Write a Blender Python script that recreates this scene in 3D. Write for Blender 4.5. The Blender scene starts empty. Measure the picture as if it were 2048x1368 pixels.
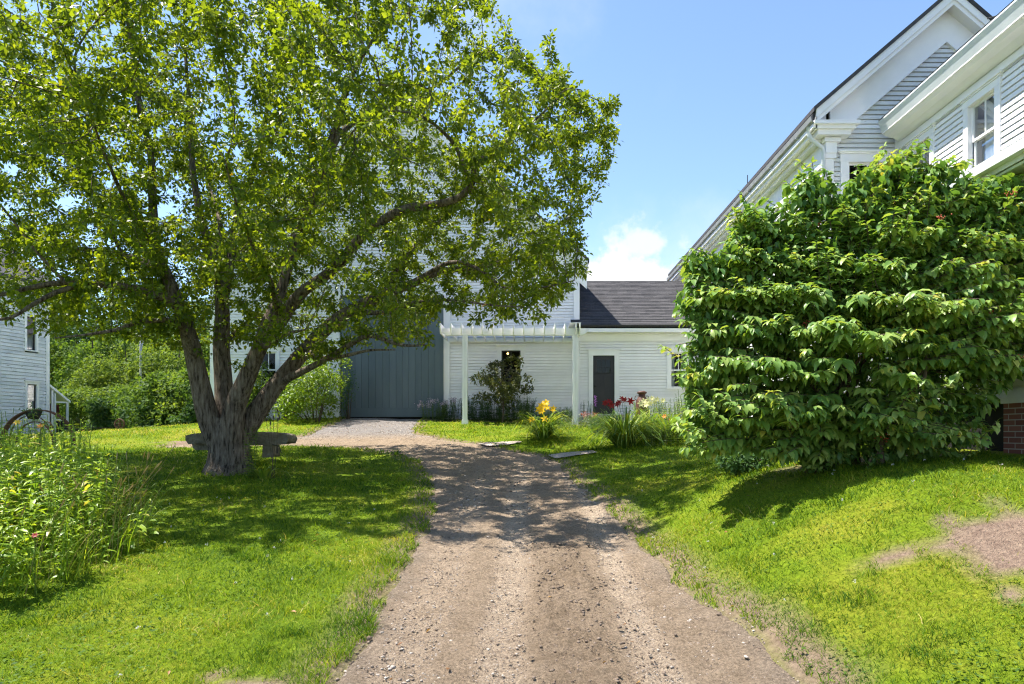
import bpy, math, random
import numpy as np
from mathutils import Vector
random.seed(7)
R = np.random.RandomState(11)
C = bpy.context.scene.collection
F = 1365.3; CX = 1062.0; CY = 863.0
def P(px, py, d): return np.array([(px-CX)/F*d, d, (CY-py)/F*d])

# ------------------------------------------------------------------ objects
def tag(o, label=None, cat=None, group=None, kind=None):
    if label: o['label'] = label
    if cat: o['category'] = cat
    if group: o['group'] = group
    if kind: o['kind'] = kind
    return o
def thing(name, label, cat, loc=(0, 0, 0), group=None):
    o = bpy.data.objects.new(name, None); C.objects.link(o)
    o.empty_display_size = .1
    o.location = [float(a) for a in loc]
    return tag(o, label, cat, group)
def wloc(o):
    v = Vector((0, 0, 0))
    while o: v += o.location; o = o.parent
    return v
def link(name, me, mat, parent=None):
    o = bpy.data.objects.new(name, me); C.objects.link(o)
    if mat: me.materials.append(mat)
    if parent:
        o.location = -wloc(parent); o.parent = parent
    return o
def copy_tree(o, parent=None):
    c = o.copy(); C.objects.link(c)
    if parent: c.parent = parent
    for ch in list(o.children): copy_tree(ch, c)
    return c
def npmesh(name, V, faces, mat, parent=None, tint=None, smooth=False, extra=None):
    """faces: list of int arrays (n,k); tint: one float per vertex"""
    me = bpy.data.meshes.new(name)
    V = np.asarray(V, dtype=np.float32)
    faces = [np.asarray(f, dtype=np.int32) for f in faces if len(f)]
    me.vertices.add(len(V)); me.vertices.foreach_set('co', V.ravel())
    nl = sum(f.size for f in faces); nf = sum(len(f) for f in faces)
    me.loops.add(nl); me.polygons.add(nf)
    me.loops.foreach_set('vertex_index', np.concatenate([f.ravel() for f in faces]))
    tot = np.concatenate([np.full(len(f), f.shape[1], dtype=np.int32) for f in faces])
    st = np.concatenate([[0], np.cumsum(tot)[:-1]]).astype(np.int32)
    me.polygons.foreach_set('loop_start', st)
    if smooth: me.polygons.foreach_set('use_smooth', np.ones(nf, dtype=bool))
    me.update(calc_edges=True)
    for an, av in ((('tint', tint),) + tuple((extra or {}).items())):
        if av is not None:
            a = me.attributes.new(an, 'FLOAT', 'POINT')
            a.data.foreach_set('value', np.asarray(av, dtype=np.float32))
    return link(name, me, mat, parent)

class Fr:
    """a wall's own axes: u along it, n out of it, z up it"""
    def __init__(s, O, U, N, Z=(0, 0, 1)):
        s.O, s.U, s.N, s.Z = [np.array(a, dtype=float) for a in (O, U, N, Z)]
    def p(s, u, n, z): return s.O + u*s.U + n*s.N + z*s.Z
WORLD = Fr((0, 0, 0), (1, 0, 0), (0, 1, 0))
class MB:
    def __init__(s): s.V = []; s.F = []; s.T = []; s.P = []
    def add(s, V, F_, t=None):
        s.P.append((len(s.V), len(s.F)))
        b = len(s.V); t = R.rand() if t is None else t
        s.V += [tuple(map(float, v)) for v in V]; s.T += [t]*len(V)
        s.F += [tuple(b+i for i in f) for f in F_]; return s
    def box(s, fr, u0, u1, n0, n1, z0, z1, t=None):
        pts = [fr.p(u, n, z) for u in (u0, u1) for n in (n0, n1) for z in (z0, z1)]
        s.add(pts, [(0, 1, 3, 2), (4, 6, 7, 5), (0, 4, 5, 1), (2, 3, 7, 6), (0, 2, 6, 4), (1, 5, 7, 3)], t); return s
    def prism(s, fr, poly, n0, n1, t=None):
        k = len(poly)
        V = [fr.p(u, n0, z) for u, z in poly] + [fr.p(u, n1, z) for u, z in poly]
        s.add(V, [tuple(range(k)), tuple(range(2*k-1, k-1, -1))] + [(i, (i+1) % k, k+(i+1) % k, k+i) for i in range(k)], t); return s
    def tube(s, pts, rad, sides=8, t=None, cap=True):
        V, Fq = tube(np.array(pts, float), np.broadcast_to(np.array(rad, float), (len(pts),)), sides)
        n = len(pts)
        fs = [tuple(f) for f in Fq]
        if cap: fs += [tuple(range(sides)), tuple(range((n-1)*sides, n*sides))]
        s.add(V, fs, t); return s
    def lathe(s, c, prof, sides=20, t=None):
        pts = [(c[0], c[1], c[2]+z) for r, z in prof]
        V = []
        for r, z in prof:
            for k in range(sides):
                a = 2*math.pi*k/sides; V.append((c[0]+r*math.cos(a), c[1]+r*math.sin(a), c[2]+z))
        fs = []
        for i in range(len(prof)-1):
            for k in range(sides):
                k2 = (k+1) % sides
                fs.append((i*sides+k, i*sides+k2, (i+1)*sides+k2, (i+1)*sides+k))
        fs.append(tuple(range((len(prof)-1)*sides, len(prof)*sides)))
        s.add(V, fs, t); return s
    def build_each(s, name, mat, parent=None, smooth=False):
        for i, (v0, f0) in enumerate(s.P):
            v1, f1 = s.P[i+1] if i+1 < len(s.P) else (len(s.V), len(s.F))
            m = MB(); m.add(s.V[v0:v1], [tuple(a-v0 for a in f) for f in s.F[f0:f1]], s.T[v0]); m.build(name, mat, parent, smooth)
    def build(s, name, mat, parent=None, smooth=False):
        me = bpy.data.meshes.new(name); me.from_pydata(s.V, [], s.F)
        a = me.attributes.new('tint', 'FLOAT', 'POINT'); a.data.foreach_set('value', np.array(s.T, dtype=np.float32))
        if smooth: me.polygons.foreach_set('use_smooth', [True]*len(me.polygons))
        me.update(); return link(name, me, mat, parent)

def nrm(v): return v/np.maximum(np.linalg.norm(v, axis=-1, keepdims=True), 1e-9)
def tube(pts, rad, sides, noise=None):
    n = len(pts); T = np.gradient(pts, axis=0); T = nrm(T)
    ref = np.array([.31, .95, .05]); A = nrm(np.cross(T, ref)); B = np.cross(T, A)
    an = np.linspace(0, 2*math.pi, sides, endpoint=False)
    rr = rad[:, None]*np.ones((1, sides))
    if noise is not None: rr = rr*noise
    V = pts[:, None, :] + rr[..., None]*(np.cos(an)[None, :, None]*A[:, None, :] + np.sin(an)[None, :, None]*B[:, None, :])
    i = np.arange(n-1)[:, None]*sides; k = np.arange(sides)[None, :]; k2 = (k+1) % sides
    Fq = np.stack([i+k, i+k2, i+sides+k2, i+sides+k], -1).reshape(-1, 4)
    return V.reshape(-1, 3), Fq
def resample(pts, step):
    pts = np.array(pts, float); n = len(pts)
    # catmull-rom on all columns
    Q = [pts[0]]
    for i in range(n-1):
        p0, p1, p2, p3 = pts[max(i-1, 0)], pts[i], pts[i+1], pts[min(i+2, n-1)]
        m = max(2, int(np.linalg.norm((p2-p1)[:3])/step))
        for j in range(1, m+1):
            t = j/m
            Q.append(.5*((2*p1)+(-p0+p2)*t+(2*p0-5*p1+4*p2-p3)*t*t+(-p0+3*p1-3*p2+p3)*t**3))
    return np.array(Q)

# ------------------------------------------------------------------ noise
def _h(ix, iy, iz, seed):
    n = (ix*73856093) ^ (iy*19349663) ^ (iz*83492791) ^ (seed*2654435)
    n = (n ^ (n >> 13))*1274126177 & 0x7fffffff
    return ((n ^ (n >> 16)) & 0xffff)/65535.0
def vnoise(x, y, z=0.0, seed=0):
    x, y, z = np.broadcast_arrays(np.asarray(x, float), np.asarray(y, float), np.asarray(z, float))
    ix, iy, iz = [np.floor(a).astype(np.int64) for a in (x, y, z)]
    fx, fy, fz = x-ix, y-iy, z-iz
    fx, fy, fz = [f*f*(3-2*f) for f in (fx, fy, fz)]
    r = 0
    for dx in (0, 1):
        for dy in (0, 1):
            for dz in (0, 1):
                r = r + _h(ix+dx, iy+dy, iz+dz, seed)*(fx if dx else 1-fx)*(fy if dy else 1-fy)*(fz if dz else 1-fz)
    return r
def fbm(x, y, z=0.0, seed=0, octv=4):
    r, a, s = 0, .5, 0
    for o in range(octv):
        k = 2.03**o
        r = r + a*vnoise(np.asarray(x)*k, np.asarray(y)*k, np.asarray(z)*k, seed+o*17); s += a; a *= .5
    return r/s

# ------------------------------------------------------------------ terrain
prof = lambda d: -1.5+.1*(d-4)
G = []
for d in (-12, 0, 2.5, 4, 6, 8, 10, 12, 14):
    for x in (-9, -6, -3.2, -1, .6): G.append((x, d, prof(d)))
G += [(.3, 15.5, -.35), (-1.5, 16, -.3), (-3, 17, -.2), (-5, 16.3, -.3), (-9.1, 16.5, -.38), (-13, 15, -.5), (-20, 12, -.8), (-20, 4, -1.5),
      (-15, 19, -.2), (-12, 20, .02), (-9.3, 21, .24), (-6, 22.3, .43), (-4, 22.8, .43), (-1, 22.8, .4), (-2.5, 20, .12), (0, 21, .2), (1.4, 21.1, .2),
      (-17, 27, -.35), (-21, 30, -.3), (-12, 30, .1), (-30, 45, .2), (-10, 45, .6), (10, 45, .8), (-60, 60, .5), (0, 90, 1.5), (60, 60, 1),
      (-150, 0, -1), (150, 0, 0), (0, 260, 2), (-150, 250, 2), (150, 250, 2), (0, -60, -4), (-60, -40, -4), (60, -40, -2),
      (1.3, 8, -1.12), (1.3, 6, -1.3), (1.45, 4, -1.48), (2.57, 8, -.57), (3.2, 8, -.45), (4.5, 7, -.33), (5.5, 7.5, -.28), (5, 6.2, -.38), (3.75, 6, -.4),
      (3.3, 4.6, -.93), (2.46, 3.4, -1.27), (2.87, 5.3, -.75), (2.15, 4.6, -1.13), (2.2, 5.6, -.98), (7, 5, -.3), (7, 2, -.9), (4, 1, -1.5), (4, -6, -2), (10, 8, -.2),
      (3.2, 12, -.37), (2., 14, -.33), (2., 10.3, -.67), (5, 12, -.2), (6.5, 14, -.1), (5, 20, .2), (4, 22.3, .32), (2, 17, -.05), (.4, 16.5, -.1), (3.6, 17, 0.), (12, 16, 0), (12, 30, .4)]
G = np.array(G, float)
def _tps(r2): return np.where(r2 > 1e-12, .5*r2*np.log(np.maximum(r2, 1e-12)), 0)
_n = len(G); _d2 = ((G[:, None, :2]-G[None, :, :2])**2).sum(-1)
_A = np.zeros((_n+3, _n+3)); _A[:_n, :_n] = _tps(_d2)+np.eye(_n)*.03; _A[:_n, _n] = 1; _A[:_n, _n+1:] = G[:, :2]; _A[_n, :_n] = 1; _A[_n+1:, :_n] = G[:, :2].T
_w = np.linalg.solve(_A, np.concatenate([G[:, 2], np.zeros(3)]))
def H(x, y):
    x = np.asarray(x, float); y = np.asarray(y, float); sh = np.broadcast(x, y).shape
    X = np.broadcast_to(x, sh).ravel(); Y = np.broadcast_to(y, sh).ravel(); out = np.empty(len(X))
    for s in range(0, len(X), 20000):
        a, b = X[s:s+20000], Y[s:s+20000]
        r2 = (a[:, None]-G[None, :, 0])**2+(b[:, None]-G[None, :, 1])**2
        out[s:s+20000] = _tps(r2)@_w[:_n]+_w[_n]+a*_w[_n+1]+b*_w[_n+2]
    out += .05*(fbm(X*.8, Y*.8, 0, 5, 3)-.5)*np.clip((np.abs(X)+np.abs(Y))/4, 0, 1)
    return out.reshape(sh)

# driveway edges: (distance ahead, left x, right x)
def ex(px, d): return (px-CX)/F*d
_E = [(0, -1.35, 1.45), (4, ex(640, 4), ex(1625, 4)), (4.6, ex(705, 4.6), ex(1530, 4.6)), (5.2, ex(738, 5.2), ex(1445, 5.2)), (6, ex(775, 6), ex(1372, 6)), (6.8, ex(805, 6.8), ex(1320, 6.8)), (8, ex(846, 8), ex(1262, 8)),
      (9.2, ex(858, 9.2), ex(1215, 9.2)), (10.5, ex(858, 10.5), ex(1178, 10.5)), (12, ex(850, 12), ex(1140, 12)), (13.2, ex(835, 13.2), ex(1118, 13.2)),
      (14.2, ex(800, 14.2), ex(1085, 14.2)), (15, ex(745, 15), ex(1030, 15)), (15.5, ex(690, 15.5), ex(1000, 15.5)), (15.9, ex(600, 15.9), ex(975, 15.9)), (16.2, ex(430, 16.2), ex(950, 16.2)), (16.4, ex(330, 16.4), ex(930, 16.4)),
      (16.9, ex(330, 16.9), ex(890, 16.9)), (17.2, ex(470, 17.2), ex(875, 17.2)), (17.5, ex(560, 17.5), ex(862, 17.5)), (18.2, ex(612, 18.2), ex(838, 18.2)), (19.5, ex(640, 19.5), ex(828, 19.5)), (21, ex(672, 21), ex(835, 21)), (22.9, ex(688, 22.9), ex(848, 22.9))]
_E = np.array(_E)
def edges(d):
    d = np.asarray(d, float)
    L = np.interp(d, _E[:, 0], _E[:, 1]); Rr = np.interp(d, _E[:, 0], _E[:, 2])
    n = .17*np.clip(d/10, .5, 1)
    return L+n*(fbm(d*2.3, 3.1, 0, 31, 5)-.5)*2, Rr+n*(fbm(d*2.3, 9.7, 0, 33, 5)-.5)*2
def inside_drive(x, y):
    L, Rr = edges(y); return np.where((y > 0) & (y < 22.9), np.minimum(x-L, Rr-x), -9.)
def bare(x, y):
    """bare earth on the right hand lawn: 0..1"""
    a = np.exp(-(((x-3.7)/.72)**2+((y-4.75)/.7)**2)**1.5)
    b = .42*np.exp(-(((x-2.7)/.5)**2+((y-4.95)/.13)**2))
    c = .75*np.exp(-(((x+1.75)/.35)**2+((y-3.9)/.22)**2))+.9*np.exp(-(((x+8.4)/1.1)**2+((y-17.3)/.35)**2))
    n = fbm(x*3, y*3, 0, 77, 4)
    n2 = fbm(x*11, y*11, 0, 78, 3)
    return np.clip(((a+b+c)*1.2+(n-.5)*1.3+(n2-.5)*1.1-.42)*3.2, 0, 1)*((a+b+c) > .05)
# ------------------------------------------------------------------ materials
def new_mat(name):
    m = bpy.data.materials.new(name); m.use_nodes = True
    nt = m.node_tree; nt.nodes.clear()
    return m, nt, nt.nodes.new, nt.links.new
def ramp(nd, stops):
    e = nd.color_ramp.elements
    while len(e) > 1: e.remove(e[-1])
    for i, (p, c) in enumerate(stops):
        el = e[0] if i == 0 else e.new(p)
        el.position = p; el.color = (*c, 1)
def mat(name, stops, scale=4., rough=.7, spec=.3, bump=0., bscale=None, stretch=(1, 1, 1), tintamt=0., detail=6, metal=0., bdist=.02, spots=None):
    """principled; colour from noise in object space (+ per-piece tint)"""
    m, nt, N, L = new_mat(name)
    out = N('ShaderNodeOutputMaterial'); b = N('ShaderNodeBsdfPrincipled'); L(b.outputs[0], out.inputs[0])
    b.inputs['Roughness'].default_value = rough; b.inputs['Specular IOR Level'].default_value = spec; b.inputs['Metallic'].default_value = metal
    tc = N('ShaderNodeTexCoord'); mp = N('ShaderNodeMapping'); mp.inputs['Scale'].default_value = stretch; L(tc.outputs['Object'], mp.inputs[0])
    nz = N('ShaderNodeTexNoise'); nz.inputs['Scale'].default_value = scale; nz.inputs['Detail'].default_value = detail; nz.inputs['Roughness'].default_value = .65; L(mp.outputs[0], nz.inputs[0])
    fac = nz.outputs[0]
    if tintamt:
        at = N('ShaderNodeAttribute'); at.attribute_name = 'tint'
        mx = N('ShaderNodeMath'); mx.operation = 'MULTIPLY_ADD'; mx.inputs[1].default_value = tintamt; L(at.outputs['Fac'], mx.inputs[0])
        sb = N('ShaderNodeMath'); sb.operation = 'SUBTRACT'; L(fac, sb.inputs[0]); sb.inputs[1].default_value = tintamt*.5; L(sb.outputs[0], mx.inputs[2]); fac = mx.outputs[0]
    cr = N('ShaderNodeValToRGB'); ramp(cr, stops); L(fac, cr.inputs[0])
    col = cr.outputs[0]
    if spots:
        sc, thr, scol, st = spots
        mp2 = N('ShaderNodeMapping'); mp2.inputs['Scale'].default_value = st; L(tc.outputs['Object'], mp2.inputs[0])
        n2 = N('ShaderNodeTexNoise'); n2.inputs['Scale'].default_value = sc; n2.inputs['Detail'].default_value = 8; n2.inputs['Roughness'].default_value = .7; L(mp2.outputs[0], n2.inputs[0])
        c2 = N('ShaderNodeValToRGB'); ramp(c2, [(thr, (0, 0, 0)), (thr+.05, (1, 1, 1))]); L(n2.outputs[0], c2.inputs[0])
        mm = N('ShaderNodeMixRGB'); L(c2.outputs[0], mm.inputs[0]); L(col, mm.inputs[1]); mm.inputs[2].default_value = (*scol, 1); col = mm.outputs[0]
    L(col, b.inputs['Base Color'])
    if bump:
        n3 = N('ShaderNodeTexNoise'); n3.inputs['Scale'].default_value = bscale or scale*4; n3.inputs['Detail'].default_value = 8; n3.inputs['Roughness'].default_value = .7; L(mp.outputs[0], n3.inputs[0])
        bp = N('ShaderNodeBump'); bp.inputs['Strength'].default_value = bump; bp.inputs['Distance'].default_value = bdist; L(n3.outputs[0], bp.inputs['Height']); L(bp.outputs[0], b.inputs['Normal'])
    return m
def leafmat(name, stops, trans=.45, rough=.45, spec=.4, tmul=(1.5, 1.35, .5), patch=None):
    m, nt, N, L = new_mat(name)
    out = N('ShaderNodeOutputMaterial'); b = N('ShaderNodeBsdfPrincipled'); t = N('ShaderNodeBsdfTranslucent'); mx = N('ShaderNodeMixShader'); mx.inputs[0].default_value = trans
    at = N('ShaderNodeAttribute'); at.attribute_name = 'tint'; cr = N('ShaderNodeValToRGB'); ramp(cr, stops); fac = at.outputs['Fac']
    if patch:
        tc = N('ShaderNodeTexCoord'); nz = N('ShaderNodeTexNoise'); nz.inputs['Scale'].default_value = patch[0]; nz.inputs['Detail'].default_value = 5; L(tc.outputs['Object'], nz.inputs[0])
        ma = N('ShaderNodeMath'); ma.operation = 'MULTIPLY_ADD'; L(nz.outputs[0], ma.inputs[0]); ma.inputs[1].default_value = patch[1]
        ms = N('ShaderNodeMath'); ms.operation = 'SUBTRACT'; L(fac, ms.inputs[0]); ms.inputs[1].default_value = patch[1]*.5; L(ms.outputs[0], ma.inputs[2]); fac = ma.outputs[0]
    L(fac, cr.inputs[0])
    L(cr.outputs[0], b.inputs['Base Color']); b.inputs['Roughness'].default_value = rough; b.inputs['Specular IOR Level'].default_value = spec
    mu = N('ShaderNodeMixRGB'); mu.blend_type = 'MULTIPLY'; mu.inputs[0].default_value = 1; L(cr.outputs[0], mu.inputs[1]); mu.inputs[2].default_value = (*tmul, 1); L(mu.outputs[0], t.inputs[0])
    L(b.outputs[0], mx.inputs[1]); L(t.outputs[0], mx.inputs[2]); L(mx.outputs[0], out.inputs[0])
    return m
W = .74
M = {}
M['white'] = mat('white_paint', [(.25, (.785, .77, .775)), (.75, (.885, .866, .872))], 1.3, .5, .35, .12, 30, tintamt=.35)
M['clap'] = mat('white_clapboard', [(.2, (.765, .75, .76)), (.8, (.885, .866, .875))], 2.2, .55, .3, .1, 40, tintamt=.4, spots=(3., .69, (.60, .60, .585), (.4, .4, 3.5)))
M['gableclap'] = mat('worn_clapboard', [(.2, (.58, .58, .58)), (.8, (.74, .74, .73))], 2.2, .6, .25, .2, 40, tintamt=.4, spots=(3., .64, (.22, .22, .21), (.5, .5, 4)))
M['peel'] = mat('peeling_clapboard', [(.2, (.56, .58, .62)), (.8, (.74, .75, .78))], 1.5, .65, .2, .3, 30, tintamt=.5, spots=(2.2, .60, (.15, .145, .14), (1., 1., 6)))
M['teal'] = mat('grey_blue_boards', [(.2, (.082, .112, .126)), (.8, (.128, .162, .178))], 1.6, .6, .3, .15, 30, stretch=(1, 1, .25), tintamt=.35)
M['darkdoor'] = mat('dark_door', [(.2, (.020, .018, .019)), (.8, (.032, .028, .029))], 3, .45, .4)
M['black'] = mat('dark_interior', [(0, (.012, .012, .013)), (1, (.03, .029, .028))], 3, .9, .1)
M['shingle'] = mat('roof_shingles', [(.1, (.03, .03, .034)), (.9, (.088, .085, .088))], 14, .85, .25, .5, 120, tintamt=.42)
M['gutter'] = mat('gutter_metal', [(.2, (.55, .57, .57)), (.8, (.70, .71, .70))], 2, .4, .4, tintamt=.2)
M['oldgutter'] = mat('weathered_gutter', [(.2, (.20, .20, .20)), (.8, (.42, .42, .41))], 3, .5, .4, tintamt=.3)
M['greensoffit'] = mat('porch_soffit', [(.2, (.42, .47, .30)), (.8, (.55, .58, .42))], 3, .6, .3)
M['brick'] = None
M['stone'] = mat('mossy_stone', [(.2, (.09, .08, .05)), (.5, (.19, .165, .115)), (.8, (.30, .27, .215))], 5, .9, .2, .8, 14, bdist=.04)
M['slab'] = mat('grey_step_stone', [(.2, (.18, .16, .14)), (.8, (.33, .30, .27))], 5, .9, .2, .5, 20)
M['flag'] = mat('pink_flagstone', [(.2, (.30, .24, .20)), (.8, (.46, .39, .34))], 4, .9, .2, .5, 30)
M['rust'] = mat('rusty_iron', [(.2, (.055, .028, .018)), (.55, (.13, .065, .042)), (.85, (.22, .14, .11))], 9, .8, .3, .5, 60)
M['iron'] = mat('dark_iron', [(.2, (.018, .017, .016)), (.8, (.05, .045, .04))], 9, .7, .3)
M['can'] = mat('brown_can', [(.2, (.055, .022, .016)), (.8, (.12, .05, .035))], 6, .6, .4, .2)
M['steel'] = mat('grey_wire', [(0, (.2, .2, .21)), (1, (.3, .3, .31))], 3, .5, .4)
M['birch'] = mat('pale_bark', [(.2, (.35, .34, .32)), (.8, (.6, .59, .56))], 6, .8, .2)
M['bark'] = mat('apple_bark', [(.36, (.045, .034, .025)), (.46, (.16, .125, .095)), (.66, (.31, .26, .205))], 24, .95, .1, 1.0, 30, stretch=(1, 1, .16), bdist=.12, spots=(6., .64, (.26, .265, .22), (1, 1, .7)))
M['twig'] = mat('twig_bark', [(.2, (.06, .045, .032)), (.8, (.12, .095, .07))], 9, .9, .1)
M['stem'] = leafmat('green_stem', [(0, (.06, .11, .02)), (1, (.12, .17, .03))], .2)
M['apple'] = leafmat('apple_leaf', [(0, (.055, .105, .014)), (.5, (.125, .190, .018)), (.93, (.22, .285, .025)), (.97, (.26, .24, .02)), (1, (.33, .16, .03))], .56, .42, .4, (1.75, 1.5, .40))
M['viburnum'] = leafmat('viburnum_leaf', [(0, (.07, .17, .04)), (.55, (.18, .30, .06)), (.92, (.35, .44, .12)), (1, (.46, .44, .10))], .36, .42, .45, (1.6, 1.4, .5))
M['berry'] = mat('red_berries', [(.2, (.25, .03, .015)), (.8, (.42, .07, .03))], 20, .4, .4)
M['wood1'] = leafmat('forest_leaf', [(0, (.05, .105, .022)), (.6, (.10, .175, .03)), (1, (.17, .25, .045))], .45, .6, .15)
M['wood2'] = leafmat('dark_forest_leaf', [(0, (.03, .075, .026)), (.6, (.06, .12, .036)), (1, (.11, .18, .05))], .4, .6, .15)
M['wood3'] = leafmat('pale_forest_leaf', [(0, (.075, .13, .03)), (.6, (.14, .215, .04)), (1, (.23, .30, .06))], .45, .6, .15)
M['yellowbush'] = leafmat('bright_bush_leaf', [(0, (.08, .16, .015)), (.6, (.17, .27, .022)), (1, (.28, .36, .03))], .45)
M['darkplant'] = leafmat('perennial_leaf', [(0, (.045, .11, .038)), (1, (.095, .18, .055))], .35, .5, .2)
M['maple'] = leafmat('olive_leaf', [(0, (.05, .065, .02)), (.6, (.09, .10, .028)), (.92, (.15, .17, .035)), (1, (.30, .30, .04))], .3)
M['lily'] = leafmat('lily_leaf', [(0, (.07, .145, .02)), (.6, (.16, .26, .03)), (1, (.34, .38, .07))], .42, .5, .3)
M['silver'] = leafmat('silver_leaf', [(0, (.14, .20, .11)), (1, (.27, .32, .19))], .25)
M['weed'] = leafmat('weed_leaf', [(0, (.10, .19, .02)), (.6, (.25, .38, .03)), (.93, (.38, .49, .045)), (1, (.38, .32, .08))], .42, .4, .5)
M['straw'] = leafmat('straw', [(0, (.30, .22, .09)), (1, (.45, .36, .2))], .3)
M['grass'] = leafmat('grass_blade', [(0, (.035, .095, .012)), (.3, (.115, .205, .014)), (.6, (.215, .295, .018)), (.82, (.33, .335, .05)), (1, (.52, .42, .18))], .40, .6, .08, (1.35, 1.25, .45), patch=(.9, 1.45))
for nm, c in (('yellow', (.85, .55, .015)), ('red', (.30, .014, .012)), ('cream', (.80, .76, .38)), ('orange', (.75, .30, .03)), ('purple', (.36, .13, .5)), ('pink', (.62, .50, .58)), ('salmon', (.55, .2, .14)), ('whitefl', (.7, .7, .68))):
    M[nm] = leafmat(nm+'_petal', [(0, tuple(.75*a for a in c)), (1, c)], .3, .5, .3, (1.1, 1.1, 1.))
M['deadleaf'] = leafmat('dead_leaf', [(0, (.16, .06, .03)), (1, (.42, .25, .08))], .2)
M['pebble'] = mat('pebbles', [(.15, (.13, .095, .068)), (.5, (.23, .18, .14)), (.85, (.38, .33, .28))], 3, .85, .25, .3, 60, tintamt=1.)
M['curtain'] = mat('pale_curtain', [(0, (.45, .46, .48)), (1, (.6, .6, .6))], 3, .9, .1)
M['redroom'] = mat('dull_red_cloth', [(0, (.10, .02, .025)), (1, (.2, .05, .06))], 5, .9, .1)

def glass():
    m, nt, N, L = new_mat('window_glass')
    out = N('ShaderNodeOutputMaterial'); t = N('ShaderNodeBsdfTransparent'); g = N('ShaderNodeBsdfGlossy'); mx = N('ShaderNodeMixShader'); fr = N('ShaderNodeFresnel')
    fr.inputs[0].default_value = 1.5; g.inputs['Roughness'].default_value = .01; t.inputs[0].default_value = (.82, .86, .84, 1)
    ma = N('ShaderNodeMath'); ma.operation = 'MULTIPLY_ADD'; ma.inputs[1].default_value = .38; ma.inputs[2].default_value = .01; L(fr.outputs[0], ma.inputs[0])
    L(ma.outputs[0], mx.inputs[0]); L(t.outputs[0], mx.inputs[1]); L(g.outputs[0], mx.inputs[2]); L(mx.outputs[0], out.inputs[0]); return m
M['glass'] = glass()
def brick():
    m, nt, N, L = new_mat('brick_wall')
    out = N('ShaderNodeOutputMaterial'); b = N('ShaderNodeBsdfPrincipled'); L(b.outputs[0], out.inputs[0]); b.inputs['Roughness'].default_value = .9
    tc = N('ShaderNodeTexCoord'); sp = N('ShaderNodeSeparateXYZ'); L(tc.outputs['Object'], sp.inputs[0])
    ad = N('ShaderNodeMath'); L(sp.outputs[0], ad.inputs[0]); L(sp.outputs[1], ad.inputs[1])
    cb = N('ShaderNodeCombineXYZ'); L(ad.outputs[0], cb.inputs[0]); L(sp.outputs[2], cb.inputs[1])
    br = N('ShaderNodeTexBrick'); L(cb.outputs[0], br.inputs[0])
    br.inputs['Color1'].default_value = (.16, .045, .03, 1); br.inputs['Color2'].default_value = (.24, .085, .06, 1); br.inputs['Mortar'].default_value = (.40, .36, .31, 1)
    br.inputs['Scale'].default_value = 1; br.inputs['Mortar Size'].default_value = .006; br.inputs['Brick Width'].default_value = .215; br.inputs['Row Height'].default_value = .068
    L(br.outputs[0], b.inputs['Base Color'])
    bp = N('ShaderNodeBump'); bp.inputs['Strength'].default_value = .6; bp.inputs['Distance'].default_value = .01; bp.invert = True; L(br.outputs['Fac'], bp.inputs['Height']); L(bp.outputs[0], b.inputs['Normal'])
    return m
M['brick'] = brick()
def emit(name, c, s):
    m, nt, N, L = new_mat(name); out = N('ShaderNodeOutputMaterial'); e = N('ShaderNodeEmission'); e.inputs[0].default_value = (*c, 1); e.inputs[1].default_value = s; L(e.outputs[0], out.inputs[0]); return m
M['bulb'] = emit('warm_bulb', (1, .5, .15), 4)
def lawn_mat():
    m, nt, N, L = new_mat('lawn_ground')
    out = N('ShaderNodeOutputMaterial'); b = N('ShaderNodeBsdfPrincipled'); L(b.outputs[0], out.inputs[0]); b.inputs['Roughness'].default_value = .95; b.inputs['Specular IOR Level'].default_value = .1
    tc = N('ShaderNodeTexCoord')
    def nz(s, d=6):
        n = N('ShaderNodeTexNoise'); n.inputs['Scale'].default_value = s; n.inputs['Detail'].default_value = d; n.inputs['Roughness'].default_value = .65; L(tc.outputs['Object'], n.inputs[0]); return n.outputs[0]
    c1 = N('ShaderNodeValToRGB'); ramp(c1, [(.3, (.075, .14, .009)), (.5, (.15, .22, .010)), (.64, (.225, .245, .02)), (.78, (.29, .24, .05))]); L(nz(.55), c1.inputs[0])
    c2 = N('ShaderNodeValToRGB'); ramp(c2, [(.3, (.55, .55, .55)), (.7, (1.25, 1.25, 1.25))]); L(nz(28, 8), c2.inputs[0])
    mu = N('ShaderNodeMixRGB'); mu.blend_type = 'MULTIPLY'; mu.inputs[0].default_value = 1; L(c1.outputs[0], mu.inputs[1]); L(c2.outputs[0], mu.inputs[2])
    c3 = N('ShaderNodeValToRGB'); ramp(c3, [(.3, (.15, .10, .075)), (.7, (.31, .225, .165))]); L(nz(22, 8), c3.inputs[0])
    at = N('ShaderNodeAttribute'); at.attribute_name = 'bare'
    mx = N('ShaderNodeMixRGB'); L(at.outputs['Fac'], mx.inputs[0]); L(mu.outputs[0], mx.inputs[1]); L(c3.outputs[0], mx.inputs[2]); L(mx.outputs[0], b.inputs['Base Color'])
    bp = N('ShaderNodeBump'); bp.inputs['Strength'].default_value = .9; bp.inputs['Distance'].default_value = .05; L(nz(45, 8), bp.inputs['Height']); L(bp.outputs[0], b.inputs['Normal'])
    return m
M['lawn'] = lawn_mat()
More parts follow.
